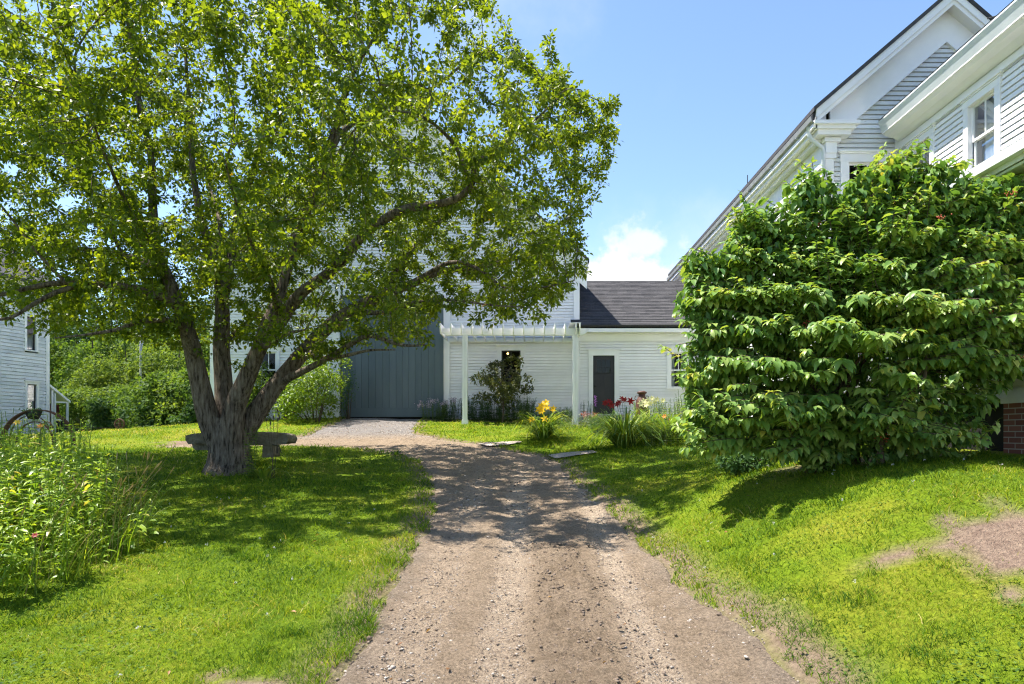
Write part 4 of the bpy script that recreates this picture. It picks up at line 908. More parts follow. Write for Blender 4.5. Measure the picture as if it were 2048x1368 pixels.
for k, px, d, s, rz in (('a', 165, 34, 1.0, .2), ('c', 205, 33, 1.05, 1.4), ('b', 245, 32, 1.0, 3.), ('a', 285, 30, 1.05, 2.), ('b', 320, 28.5, 1.0, 4.4), ('a', 350, 28.5, 1.15, 5.2), ('c', 385, 28, 1.15, 3.2), ('b', 410, 27, 1.0, .5), ('a', 445, 27, 1.1, 2.7), ('c', 495, 27.5, 1.1, 1.9), ('b', 140, 36, 1.1, 5)):
    putb(k, px, d, s, rz, {'a': 'green shrub in the hedge-like row before the woods', 'b': 'dark green low shrub in the row before the woods', 'c': 'pale green shrub in the row before the woods'}[k], SG)
bt = thing('birch_tree', 'thin pale bare birch stem standing among the woods', 'tree', gl(281, 35.5)); b = np.array(gl(281, 35.5)); m = MB(); m.tube([b, b+np.array([.02, 0, 2.5]), b+np.array([0, 0, 4.3]), b+np.array([.03, 0, 5.9])], [.07, .06, .05, .02], 8); m.tube([b+np.array([.01, 0, 4.2]), b+np.array([.16, 0, 5.0]), b+np.array([.2, 0, 5.9])], [.04, .03, .015], 6); m.build('trunk', M['birch'], bt, True)
# far woods as one mass
rs = np.random.RandomState(5); parts = []
for x in np.arange(-95, 45, 6.5):
    y = 72+rs.uniform(-4, 4); V, Fq, T, _ = crown_leaves(np.array([x, y, float(H(x, y))+4.0]), np.array([5, 4, 5.5]), 1500, .6, rs, 7, seed=int(x) % 17); parts.append((V, [Fq], T))
V, Fs, T = join(parts); tag(npmesh('far_woods', V, Fs, M['wood2'], None, T), 'far dark green woods closing the view behind the buildings', 'woods', kind='stuff')

# ---- planting round the barn and wing
bush('shrub', 'tall pale leafy bush seen between the old tree stems against the barn wall', 'shrub', gl(497, 21.9), .75, 2.3, 4200, .09, 'wood3', 141, thin=.3)
bush('shrub', 'dark green low bush between the old tree and the bright yellow-green shrub', 'shrub', gl(566, 21.8), .62, 1.5, 2600, .085, 'wood1', 142, thin=.3)
o = bush('forsythia_shrub', 'bright yellow-green rounded shrub beside the barn door', 'shrub', gl(630, 21.2), 1.12, 2.15, 7500, .085, 'yellowbush', 121, thin=.3, lobes=12)
o = bush('young_shrub', 'soft green feathery shrub standing against the barn door', 'shrub', gl(697, 22.1), .32, 1.75, 900, .05, 'darkplant', 122, thin=.2, lobes=6)
o = make_tree('ornamental_tree', 'small dark olive-leaved tree before the barn window under the pergola', 'tree', gl(1002, 21.7), 2.12, 1.2, 1.6, 4600, .09, 'maple', 123, tr=.026, lobes=24, thin=.46, ls=(.16, .30))
def perennial(loc, n, h, spread, mt, seed, L0=.09, name='perennial_plant', label='', cat='plant', group=None, lw=.28, flower=None, fh=None):
    rs = np.random.RandomState(seed); t = thing(name, label, cat, loc, group); lvv = []; A_, B_ = [], []; tops = []
    for i in range(n):
        b = np.array([rs.uniform(-1, 1)*spread*.8, rs.uniform(-1, 1)*spread*.5, -.03]); hh = h*rs.uniform(.7, 1.05); lean = np.array([b[0]*.25+rs.normal()*.05, b[1]*.25+rs.normal()*.05, 0])
        k = max(5, int(hh/.045)); tt = np.linspace(0, 1, k+1); ax_ = b+np.outer(tt, [0, 0, hh])+np.outer(tt**1.5, lean); A_.append(ax_[:-1]); B_.append(ax_[1:]); tops.append(ax_[-1])
        for j in range(1, k+1):
            for q in range(2):
                an = j*2.4+q*math.pi+rs.normal()*.3; s = (1-.5*tt[j]); lvv.append([*ax_[j], math.cos(an), math.sin(an), rs.uniform(.15, .8), L0*s*rs.uniform(.7, 1.25)])
    lvv = np.array(lvv); m = len(lvv); V, Fq = leaves5(lvv[:, :3], lvv[:, 3:6], rs.normal(size=(m, 3))*.3+np.array([0, 0, 1]), lvv[:, 6], lvv[:, 6]*lw, .15, .35)
    ob = npmesh('foliage', V, [Fq], M[mt], None, np.repeat(rs.rand(m), 5)); ob.parent = t
    A_, B_ = np.concatenate(A_), np.concatenate(B_); V, Fq = segs(A_, B_, np.full(len(A_), .004), np.full(len(A_), .0035), 4); ob = npmesh('stems', V, [Fq], M['stem'], None, np.full(len(V), .5)); ob.parent = t
    if flower:
        sub = [tops[i] for i in rs.permutation(len(tops))[:fh]]
        for p in sub:
            k = 26; X = p+rs.normal(size=(k, 3))*np.array([.05, .05, .035])+np.array([0, 0, .02]); V, Fq = leaves5(X, rdir(k, rs), rdir(k, rs)+np.array([0, 0, .6]), np.full(k, .035), np.full(k, .03), .1, .1); ob = npmesh('flower', V, [Fq], M[flower], None, np.repeat(rs.rand(k), 5)); ob.parent = t
    return t
perennial(gl(868, 22.2), 44, .66, .42, 'darkplant', 201, label='leafy clump with pale pink flower heads beside the barn door', cat='flowering plant', name='phlox_plant', flower='pink', fh=18)
perennial(gl(912, 22.3), 30, .75, .3, 'darkplant', 202, label='pale pink flowered plant in front of the barn corner board', cat='flowering plant', name='phlox_plant', flower='pink', fh=6)
DG = 'dark leafy plants along the barn wall'
dp = perennial((0, 0, 0), 46, .74, .42, 'darkplant', 203, .12, lw=.36, label='dark green leafy plant in the row along the barn wall', group=DG)
for i, (px, d, s) in enumerate(((945, 22.2, 1.0), (975, 22.4, .85), (1000, 22.1, .95), (1028, 22.3, 1.0), (1053, 22.2, 1.05), (1085, 22.4, .75), (1112, 22.3, .8), (1136, 22.4, .75), (890, 22.3, .8))):
    o = dp if i == 0 else copy_tree(dp); o.location = gl(px, d); o.rotation_euler = (0, 0, i*1.1); o.scale = (s, s, s*R.uniform(.85, 1.15))
perennial(gl(1172, 22.3), 14, .75, .22, 'darkplant', 204, label='upright leafy plant between the pergola post nearest the dark door and the dark door')
def petalflower(c, face, r, mt, parent, rs, name='flower'):
    face = nrm(np.array(face, float)); a = nrm(np.cross(face, [.2, .1, 1])); b = np.cross(face, a); k = 6; an = np.arange(k)*2*math.pi/k+rs.rand()*6
    D = np.cos(an)[:, None]*a+np.sin(an)[:, None]*b+face*.55; V, q4, t3 = leaves8(np.repeat([c], k, 0), D, np.repeat([face], k, 0)-.3*D, np.full(k, r), np.full(k, r*.5), .1, .45)
    return npmesh(name, V, [q4, t3], M[mt], parent, np.repeat(rs.rand(k), 8))
def daylily(loc, n, Ls, label, seed, flowers=(), fmat='yellow', fr_=.09, hgt=.8, mt='lily', name='daylily_plant', spread=.12, cat='flowering plant', fspread=.4):
    rs = np.random.RandomState(seed); t = thing(name, label, cat, loc); K = 7; parts = []
    an = rs.uniform(0, 2*math.pi, n); L = Ls*rs.uniform(.6, 1.1, n); el = rs.uniform(.75, 1.45, n); w = rs.uniform(.011, .021, n)
    Vv = np.zeros((n, K, 2, 3)); p = np.stack([np.cos(an)*spread*rs.rand(n)**.5, np.sin(an)*spread*rs.rand(n)**.5, np.zeros(n)], 1); sd = np.stack([-np.sin(an), np.cos(an), 0*an], 1)
    for k in range(K):
        wk = w*(1-(k/(K-1))**2.2); Vv[:, k, 0] = p+sd*wk[:, None]; Vv[:, k, 1] = p-sd*wk[:, None]
        e = el-(k/(K-1))**1.2*rs.uniform(1.6, 3.1, n); p = p+np.stack([np.cos(an)*np.cos(e), np.sin(an)*np.cos(e), np.sin(e)], 1)*(L/(K-1))[:, None]; p[:, 2] = np.maximum(p[:, 2], .02)
    V = Vv.reshape(-1, 3); i = np.arange(n)[:, None]*2*K; Fq = np.concatenate([i+np.array([[2*k, 2*k+1, 2*k+3, 2*k+2]]) for k in range(K-1)])
    o = npmesh('foliage', V, [Fq], M[mt], None, np.repeat(rs.rand(n), 2*K)); o.parent = t
    m = MB()
    base = np.array(loc)
    for (px, py, d) in flowers:
        c = P(px, py, d)-base; m.tube([(c[0]*.15, c[1]*.15, 0), (c[0]*.4, c[1]*.4, c[2]*.6), c-np.array([0, 0, .02])], [.006, .005, .004], 5)
        o = petalflower(c, (rs.normal()*.5, -1, .5+rs.normal()*.3), fr_*rs.uniform(.85, 1.1), fmat, None, rs); o.parent = t
    if flowers: o = m.build('flower_stems', M['stem'], None); o.parent = t
    return t
daylily(gl(1085, 16.3), 250, 1.25, 'arching leafy daylily clump with yellow blooms before the pergola post nearest the door', 301, [(1082, 812, 16.2), (1092, 806, 16.3), (1093, 815, 16.1), (1078, 819, 16.1), (1107, 818, 16.2), (1085, 822, 16.1), (1088, 809, 16.4), (1063, 840, 16.), (1090, 838, 16.)], 'yellow', .10)
daylily(gl(1250, 14.3), 330, 1.5, 'large arching strap-leaved clump with dark red blooms, before the dark door', 302, [(1210, 806, 14.4), (1218, 803, 14.5), (1238, 805, 14.4), (1244, 798, 14.5), (1250, 800, 14.4), (1262, 802, 14.5), (1234, 809, 14.3), (1222, 810, 14.3)], 'red', .085, spread=.18)
daylily(gl(1300, 15.6), 190, 1.3, 'tall clump with pale cream yellow blooms, right of the red-flowered one', 303, [(1288, 803, 15.6), (1296, 800, 15.7), (1304, 797, 15.6), (1310, 804, 15.5), (1300, 806, 15.5), (1292, 810, 15.5), (1326, 801, 15.6), (1314, 799, 15.8), (1281, 808, 15.5)], 'cream', .085)
daylily(gl(1338, 14.6), 180, 1.15, 'leafy clump with a single orange bloom beside the silver plant', 304, [(1329, 833, 14.4), (1342, 840, 14.4)], 'orange', .06)
perennial(gl(1312, 14.0), 22, .42, .3, 'silver', 205, .08, 'silver_plant', 'low silvery grey plant at the foot of the cream-flowered clump', lw=.22)
perennial(gl(1277, 15.2), 14, .62, .2, 'weed', 213, .07, 'perennial_plant', 'bright green leafy plant filling the bed behind the red daylilies')
perennial(gl(1375, 16.5), 22, 1.15, .3, 'silver', 206, .08, 'variegated_shrub', 'pale cream-variegated bushy plant under the wing window', cat='shrub', lw=.5)
perennial(gl(1352, 15.5), 20, .8, .3, 'weed', 214, .1, 'perennial_plant', 'yellow-green leafy plant below the variegated shrub', lw=.4)
perennial(gl(1185, 18.5), 24, .4, .4, 'silver', 207, .055, 'catmint_plant', 'low grey-green mound at the foot of the pergola post nearest the dark door', lw=.35)
perennial(gl(1135, 18.0), 16, .34, .3, 'silver', 208, .05, 'catmint_plant', 'small grey-green mound beside the yellow daylily clump', lw=.35)
perennial(gl(1178, 20.0), 10, .42, .3, 'darkplant', 209, .06, 'geranium_plant', 'low plant with small salmon pink flowers near the door step', cat='flowering plant', flower='salmon', fh=6)
t = perennial(gl(1191, 19.), 3, .72, .05, 'lily', 210, .07, 'liatris_plant', 'thin stem with a purple flower spike in front of the dark door', cat='flowering plant', lw=.12)
m_ = 60; X = np.stack([R.normal(size=m_)*.018, R.normal(size=m_)*.018, R.uniform(.62, .92, m_)], 1); V, Fq = leaves5(X, rdir(m_), rdir(m_), np.full(m_, .035), np.full(m_, .02)); o = npmesh('flower', V, [Fq], M['purple'], None, np.repeat(R.rand(m_), 5)); o.parent = t
perennial(gl(588, 21.6), 16, .95, .3, 'darkplant', 211, .1, 'tall_weed', 'tall thin-stemmed weeds left of the bright yellow-green shrub', lw=.2)
bush('ground_cover_plant', 'low dark leafy plant on the grass at the left foot of the big shrub', 'plant', gl(1475, 9.0), .45, .38, 1500, .07, 'darkplant', 131, thin=.2)
bush('ground_cover_plant', 'low leafy plant under the middle of the big shrub', 'plant', gl(1640, 7.7), .38, .3, 900, .07, 'viburnum', 132, thin=.2)
for i, (px, d, n_, h_, sp_, mt_, lw_, lb) in enumerate((
  (1150, 19.4, 30, .42, .5, 'silver', .35, 'grey-green mound between the daylily clump and the pergola post nearest the dark door'),
  (1205, 17.2, 26, .5, .4, 'darkplant', .4, 'dark leafy plant left of the large red-flowered clump'),
  (1225, 18.6, 26, .55, .45, 'darkplant', .35, 'dark leafy plant below the dark door, behind the red flowers'),
  (1300, 17.6, 30, .8, .5, 'weed', .35, 'tall bright leafy plant behind the cream flowers'),
  (1345, 17.4, 30, .85, .5, 'darkplant', .38, 'tall dark leafy plant under the wing window'),
  (1395, 15.5, 30, .9, .45, 'weed', .4, 'bright leafy plant at the left side of the big shrub'),
  (1372, 13.6, 26, .5, .4, 'weed', .4, 'low bright leafy plant at the bed corner beside the big shrub'),
  (1110, 21.2, 30, .6, .5, 'darkplant', .35, 'dark leafy plant just left of the pergola post nearest the dark door'),
  (1062, 21.4, 30, .62, .5, 'darkplant', .35, 'dark leafy plant in front of the wall right of the small tree'),
  (1322, 15.2, 30, .62, .4, 'silver', .25, 'tall silvery plant right of the cream flowers'))):
    perennial(gl(px, d), n_, h_, sp_, mt_, 400+i, .11, 'perennial_plant', lb, lw=lw_)
# at the foot of the old tree
daylily(gl(528, 11.3), 34, .62, 'grassy green clump beside the old tree trunk, before the stone seat', 305, (), hgt=.5, spread=.1, name='grass_clump', cat='plant')
perennial(gl(499, 11.35), 7, .95, .12, 'lily', 212, .1, 'tall_weed', 'slender leafy weeds growing against the old tree trunk', lw=.4)
t = thing('seed_stalk', 'dry brown seed stalks rising above the stone seat by the trunk', 'plant', gl(545, 11.3)); b = np.array(gl(545, 11.3)); m = MB()
for px, py in ((533, 843), (547, 838), (556, 842), (541, 850)):
    c = P(px, py, 11.3); m.tube([b+R.normal(size=3)*.02, (b+c)/2+np.array([.02, 0, 0]), c], [.005, .004, .003], 5); m.lathe(c, [(.003, 0), (.014, .015), (.016, .04), (.006, .055)], 7)
m.build('stalks', M['twig'], t)

# ---- the wild patch at the left
def weed_patch():
    rs = np.random.RandomState(77); lvv = []; A_, B_ = [], []; ext = []
    n = 0
    while n < 980:
        x, y = rs.uniform(-9.2, -3.2), rs.uniform(4.6, 10.4)
        right = np.interp(y, [4.6, 5.2, 5.8, 6.6, 7.5, 8.6, 9.6, 10.4], [-4.35, -4.15, -4.02, -3.98, -4.3, -5.2, -6.3, -7.2])
        if x > right+.12*rs.normal(): continue
        inn = min(1, (right-x)/.55+.25); front = min(1, max(0, (y-4.9)/.8)+.22)
        hh = (.45+.70*inn*front)*rs.uniform(.75, 1.12); n += 1
        b = np.array([x, y, float(H(x, y))-.04]); lean = np.array([rs.normal()*.12+.10*(1-inn), rs.normal()*.12-.1*(1-front), 0])
        k = int(hh/.032); tt = np.linspace(0, 1, k+1); ax_ = b+np.outer(tt, [0, 0, hh])+np.outer(tt**1.6, lean); A_.append(ax_[:-1:2][:, :]); B_.append(ax_[2::2][:len(ax_[:-1:2])] if len(ax_[2::2]) >= len(ax_[:-1:2]) else np.concatenate([ax_[2::2], ax_[-1:]]))
        big = rs.uniform(.6, 1.25); tn = rs.uniform(-.3, .28); wf_ = rs.choice([.15, .21, .26, .42], p=[.3, .35, .2, .15]); up_ = rs.uniform(-.25, .15); lean *= rs.choice([1, 1, 2.2])
        for j in range(3, k+1):
            an = j*2.39996+rs.normal()*.3; s = .55+.7*math.sin(math.pi*min(1, tt[j]*.95+.05)); lvv.append([*ax_[j], math.cos(an), math.sin(an), up_+rs.uniform(0, .6), .112*big*s*rs.uniform(.75, 1.2), tn, wf_*rs.uniform(.85, 1.15)])
    lvv = np.array(lvv); m = len(lvv); V, q4, t3 = leaves8(lvv[:, :3], lvv[:, 3:6], rs.normal(size=(m, 3))*.25+np.array([0, 0, 1]), lvv[:, 6], lvv[:, 6]*lvv[:, 8], .1, .45)
    parts = [(V, [q4, t3], np.repeat(np.clip(rs.rand(m)*.75+lvv[:, 7]+.1, 0, 1), 8))]
    A_, B_ = np.concatenate(A_), np.concatenate(B_); V, Fq = segs(A_, B_, np.full(len(A_), .004), np.full(len(A_), .0035), 4); parts.append((V, [Fq], .35))
    V, Fs, T = join(parts); o = npmesh('wildflower_patch', V, Fs, M['weed'], None, T); tag(o, 'dense patch of tall leafy wild plants at the left edge of the lawn', 'wild plants', kind='stuff')
    print('weed leaves', m)
    # grasses among them
    n = 260; y = rs.uniform(4.9, 9, n); right = np.interp(y, [4.6, 5.2, 5.8, 6.6, 7.5, 8.6, 9.6], [-4.3, -4.1, -3.95, -3.86, -4.15, -5.0, -6.0]); x = right-np.abs(rs.normal(size=n))*.7-.05
    K = 6; an = rs.uniform(-1.9, 1.2, n); L = rs.uniform(.35, .8, n); el = rs.uniform(1.0, 1.5, n); w = rs.uniform(.003, .006, n); p = np.stack([x, y, H(x, y)-.02], 1); sd = np.stack([np.ones(n), .3*np.ones(n), 0*x], 1); Vv = np.zeros((n, K, 2, 3))
    for k in range(K):
        wk = w*(1-(k/(K-1))**2); Vv[:, k, 0] = p+sd*wk[:, None]; Vv[:, k, 1] = p-sd*wk[:, None]; e = el-(k/(K-1))**1.5*rs.uniform(.3, 1.5, n); p = p+np.stack([np.cos(an)*np.cos(e), np.sin(an)*np.cos(e), np.sin(e)], 1)*(L/(K-1))[:, None]
    i = np.arange(n)[:, None]*2*K; Fq = np.concatenate([i+np.array([[2*k, 2*k+1, 2*k+3, 2*k+2]]) for k in range(K-1)])
    o = npmesh('tall_grass', Vv.reshape(-1, 3), [Fq], M['weed'], None, np.repeat(rs.uniform(.1, 1, n), 2*K)); tag(o, 'long green grass blades along the edge of the wild patch', 'grass', kind='stuff')
weed_patch()
DS = 'dry tan grass stalks in the wild patch'
for i in range(34):
    rs = np.random.RandomState(900+i); y = rs.uniform(5.5, 8.); right = np.interp(y, [4.6, 5.2, 5.8, 6.6, 7.5, 8.6], [-4.3, -4.1, -3.95, -3.86, -4.15, -5.0]); x = right-abs(rs.normal())*.35+.02; b = np.array([x, y, float(H(x, y))-.02]); h = rs.uniform(.6, .98); ln = np.array([rs.uniform(-.05, .42), rs.uniform(-.3, .1), 0])
    m = MB(); c = b+np.array([0, 0, h])+ln; mid = b+np.array([0, 0, h*.6])+ln*.3; m.tube([b, mid, c], [.0022, .0018, .0014], 4); d = nrm(c-mid); m.tube([c, c+d*.03, c+d*.075, c+d*.10], [.002, .006, .005, .001], 5)
    tag(m.build('grass_stalk', M['straw']), 'dry tan grass stalk with seed head leaning from the wild patch', 'grass stalk', DS)
# ------------------------------------------------------------------ ground
xs = np.concatenate([-np.geomspace(160, 13, 40), np.arange(-12.8, 7.6, .16), np.geomspace(7.8, 160, 44)]); ys = np.concatenate([-np.geomspace(60, 1, 22), np.arange(-.8, 25, .16), np.geomspace(25.3, 270, 60)])
Xg, Yg = np.meshgrid(xs, ys); Zg = H(Xg, Yg); ins = inside_drive(Xg, Yg)
Zg -= .09*np.clip((ins-.02)/.25, 0, 1); Zg += .02*(fbm(Xg*3, Yg*3, 0, 3, 3)-.5)
nx, ny = len(xs), len(ys); i = (np.arange(ny-1)[:, None]*nx+np.arange(nx-1)[None]).ravel(); Fq = np.stack([i, i+1, i+nx+1, i+nx], 1)
bareg = np.clip(bare(Xg, Yg), 0, 1).ravel()
bareg = np.maximum(bareg, .95*np.clip(1.5-np.abs(ins+.04)/.17, 0, 1).ravel()*(np.abs(Yg)<23).ravel())
# earth under the beds
bareg = np.maximum(bareg, ((Yg > 21.9) & (Xg > -3.6) & (Xg < 6)).ravel()*.9)
bareg = np.maximum(bareg, np.clip(1.4-np.hypot((Xg-4.1)/1.2, (Yg-8.2)/.6), 0, .9).ravel())
V = np.stack([Xg, Yg, Zg], -1).reshape(-1, 3)
gob = npmesh('ground', V, [Fq], M['lawn'], None, None, True, {'bare': bareg}); tag(gob, 'rolling mown lawn with yellowed and bare spots', 'lawn', kind='structure')

ds = np.concatenate([np.arange(0, 3.2, .08), np.arange(3.2, 8, .022), np.arange(8, 13, .05), np.arange(13, 22.9, .04)]); nc = 150
Lx, Rx = edges(ds); tt = np.linspace(0, 1, nc); X = Lx[:, None]*(1-tt)+Rx[:, None]*tt; Y = np.repeat(ds[:, None], nc, 1); ed = np.minimum(X-Lx[:, None], Rx[:, None]-X)
Z = H(X, Y)-.012-.075*np.clip(1-ed/.10, 0, 1)
w = .08*(fbm(Y*.6, 0*Y, 0, 91, 3)-.5)
def tr_(c, wd): return np.exp(-((X-c-w)/wd)**4)
near = np.clip((13.5-Y)/3, 0, 1)
t1, t2, t3_ = tr_(-.19, .16)*near, tr_(.80, .14)*near, tr_(-.80, .2)*near
loose = np.exp(-((X-.29-w)/.26)**4)*near*np.clip((8.2-Y)/2.2, .15, 1)
lug = np.where(np.mod(Y+.25*np.abs(X*1.0-np.where(X > .3, .8, -.19)-w)*1.5, .075) < .038, 1., 0.)*np.clip((fbm(X*2, Y*1.2, 0, 55, 3)-.36)*5, 0, 1)
n1 = fbm(X*5, Y*5, 0, 13, 5)-.5; n2 = fbm(X*18, Y*18, 0, 15, 4)-.5
Z += .030*n1+.026*n2*(1-.6*np.maximum(t1, t2))-.022*(t1+t2+.5*t3_)+.008*lug*(np.exp(-((X-.80-w)/.17)**4)+np.exp(-((X+.3-w)/.14)**4))*near+loose*(.02+.11*np.maximum(0, fbm(X*16, Y*16, 0, 19, 3)-.48))
tint = .36+.34*(t1*.9+t2+.45*t3_)-.13*loose*(.5+1.0*fbm(X*2.5, Y*1.6, 0, 44, 4))+.16*n1-.10*lug*(t1+t2); grav = np.clip(np.clip((Y-17.2)/1.5, 0, 1)*1.0+.55*np.clip(1-ed/.35, 0, 1)*(fbm(X*3, Y*3, 0, 29, 3)), 0, 1)
nr = len(ds); i = (np.arange(nr-1)[:, None]*nc+np.arange(nc-1)[None]).ravel(); Fq = np.stack([i, i+1, i+nc+1, i+nc], 1)
tag(npmesh('driveway', np.stack([X, Y, Z], -1).reshape(-1, 3), [Fq], M['drive'], None, tint.ravel(), True, {'gravel': grav.ravel()}), 'tan dirt and gravel drive with tyre tracks curving to the barn door', 'driveway', kind='structure')
def hd(x, y): return H(x, y)-.012
# pebbles
ico_v = np.array([[0, 0, 1], [.894, 0, .447], [.276, .851, .447], [-.724, .526, .447], [-.724, -.526, .447], [.276, -.851, .447], [.724, .526, -.447], [-.276, .851, -.447], [-.894, 0, -.447], [-.276, -.851, -.447], [.724, -.526, -.447], [0, 0, -1]])
ico_f = np.array([[0, 1, 2], [0, 2, 3], [0, 3, 4], [0, 4, 5], [0, 5, 1], [1, 6, 2], [2, 7, 3], [3, 8, 4], [4, 9, 5], [5, 10, 1], [2, 6, 7], [3, 7, 8], [4, 8, 9], [5, 9, 10], [1, 10, 6], [6, 11, 7], [7, 11, 8], [8, 11, 9], [9, 11, 10], [10, 11, 6]])
def stones(X, Y, Z, S):
    n = len(X); V = ico_v[None]*(1+.3*R.normal(size=(n, 12, 1))*.6)*S[:, None, None]*R.uniform(.6, 1.3, (n, 1, 3))*np.array([1, 1, .6]); a = R.uniform(0, 6.28, n); c, s = np.cos(a)[:, None], np.sin(a)[:, None]
    x, y = V[..., 0]*c-V[..., 1]*s, V[..., 0]*s+V[..., 1]*c; V = np.stack([x+X[:, None], y+Y[:, None], V[..., 2]+Z[:, None]], -1)
    return V.reshape(-1, 3), (np.arange(n)[:, None, None]*12+ico_f[None]).reshape(-1, 3)
def scatter(n, d0, d1, power=1.6, edge=0):
    u = R.rand(n); d = (d0**(1-power)+u*(d1**(1-power)-d0**(1-power)))**(1/(1-power)); L, Rr = edges(d); t = R.rand(n)
    if edge: t = np.where(R.rand(n) < .5, R.beta(1, edge, n), 1-R.beta(1, edge, n))
    return L+(Rr-L)*t, d
parts = []
for n, d0, d1, pw, e, s0, s1 in ((16000, 3.2, 8, 1.7, 0, .0015, .006), (5000, 3.2, 10, 1.6, 0, .003, .008), (3200, 3.2, 14, 1.5, 5, .004, .015), (260, 3.2, 9, 1.6, 0, .007, .014), (3800, 16.9, 22.7, 1.2, 0, .012, .03), (900, 9, 17, 1.3, 3, .01, .025)):
    x, y = scatter(n, d0, d1, pw, e); S = s0+(s1-s0)*R.rand(n)**2; V, Fq = stones(x, y, hd(x, y)-.004-S*.1+.03*(fbm(x*5, y*5, 0, 13, 5)-.5), S); parts.append((V, [Fq], np.repeat(R.rand(n), 12)))
x = R.normal(size=1600)*.17+.29; y = 3.3+R.rand(1600)**1.6*4; S = .004+.013*R.rand(1600)**2.5; V, Fq = stones(x, y, hd(x, y)+.02+S*.2, S); parts.append((V, [Fq], np.repeat(R.rand(1600)*.35, 12)))
V, Fs, T = join(parts); tag(npmesh('gravel', V, Fs, M['pebble'], None, T, False), 'small stones and loose gravel scattered over the drive', 'gravel', kind='stuff')
BS = [(1105, 1265, .024, 'rounded pale stone on the loose soil in the drive'), (1122, 1245, .017, 'small light stone just above the rounded pale stone'), (1190, 1308, .018, 'grey stone at the right side of the drive middle'), (1352, 1272, .016, 'dark bluish stone in the right wheel track'), (1312, 1256, .014, 'small brown stone near the right wheel track'), (738, 1282, .03, 'flat pale stone by the left grass edge of the drive'), (1492, 1318, .022, 'pale stone at the lower right edge of the drive'), (1438, 1232, .022, 'grey stone low on the right grass edge of the drive'), (782, 1222, .02, 'grey stone on the left edge of the drive')]
for px, py, r, lb in BS:
    dd_ = np.linspace(3, 24, 2600); xx_ = (px-CX)/F*dd_; i_ = int(np.argmax(CY-hd(xx_, dd_)*F/dd_ < py)); x, d = xx_[i_], dd_[i_]
    m = MB(); V, Fq = stones(np.array([x]), np.array([d]), np.array([float(hd(x, d))+r*.5]), np.array([r])); o = npmesh('stone', V, [Fq], M['pebble'], None, np.full(len(V), R.rand()), False)
    md_ = o.modifiers.new('s', 'SUBSURF'); md_.levels = md_.render_levels = 2; tag(o, lb, 'stone', 'larger stones on the drive')
# flagstone strips
def flagpath(pts, name, label):
    m = MB(); pts = np.array(pts)
    k = len(pts)//2; a, b = pts[:k], pts[k:][::-1]; n = 14; t = np.linspace(0, 1, n); s = np.linspace(0, 1, k)
    A2 = np.stack([np.interp(t, s, a[:, j]) for j in range(2)], 1); B2 = np.stack([np.interp(t, s, b[:, j]) for j in range(2)], 1); V = []
    for i in range(n):
        for w_ in np.linspace(0, 1, 6): p = A2[i]*(1-w_)+B2[i]*w_; V.append((p[0], p[1], float(H(p[0], p[1]))+.022+.008*R.rand()))
    m.add(V, [(i*6+j, i*6+j+1, i*6+j+7, i*6+j+6) for i in range(n-1) for j in range(5)]); o = m.build(name, M['flag'], None, True); tag(o, label, 'path', kind='structure')
def gp_(px, py, d=15.):
    dd_ = np.linspace(4, 24, 1600); xx_ = (px-CX)/F*dd_; i_ = int(np.argmax(CY-H(xx_, dd_)*F/dd_ < py)); return (xx_[i_], dd_[i_])
flagpath([gp_(955, 888.5), gp_(1000, 886), gp_(1038, 883.5), gp_(1045, 886.), gp_(1010, 892), gp_(975, 894)], 'path', 'pinkish flagstone strip between lawn and drive, left of the daylilies')
flagpath([gp_(1095, 912), gp_(1130, 907), gp_(1185, 903), gp_(1195, 907), gp_(1150, 913), gp_(1110, 919)], 'garden_path', 'pinkish flagstone strip at the lawn edge below the large red daylily clump')
# ------------------------------------------------------------------ small things
sb = thing('stone_bench', 'long rough stone slab seat on stone blocks behind the old tree', 'bench', (P(480, 905, 12.9)))
g0 = float(H(*P(480, 905, 12.9)[:2])); sc = 12.9/F
def rough(poly, y0, y1, name):
    m = MB(); k = len(poly); fr_ = Fr((0, 0, 0), (1, 0, 0), (0, 1, 0)); m.prism(fr_, [((px-CX)*sc, (CY-py)*sc) for px, py in poly], y0, y1); o = m.build(name, M['stone'], sb)
    s = o.modifiers.new('b', 'BEVEL'); s.width = .022; s.segments = 2; s = o.modifiers.new('s', 'SUBSURF'); s.subdivision_type = 'SIMPLE'; s.levels = s.render_levels = 4
    tx = bpy.data.textures.new('n', 'CLOUDS'); tx.noise_scale = .14; d = o.modifiers.new('d', 'DISPLACE'); d.texture = tx; d.strength = .05; d.texture_coords = 'GLOBAL'
    return o
rough([(381, 873), (398, 869), (440, 867), (520, 866), (562, 868), (576, 871), (580, 878), (577, 885), (545, 888), (480, 889), (400, 884), (386, 886), (381, 880)], 12.75, 13.25, 'slab')
rough([(388, 885), (440, 886), (440, 898), (395, 898), (390, 894)], 12.85, 13.2, 'support'); rough([(532, 887), (547, 887), (548, 912), (531, 912)], 12.8, 13.15, 'support')
m = MB(); c = [P(544, 888, 12.3), P(558, 890, 12.3), P(563, 907, 12.3)]; m.tube([P(544, 888.5, 12.3), P(553, 891, 12.3), P(554.5, 893, 12.3), P(554.5, 906, 12.3)], .008, 6); m.tube([P(553, 891.5, 12.3), P(558, 892.5, 12.3), P(563, 906, 12.3)], .008, 6); tag(m.build('plant_support', M['iron']), 'bent dark wire hoop in the grass at the end of the stone seat', 'wire hoop')
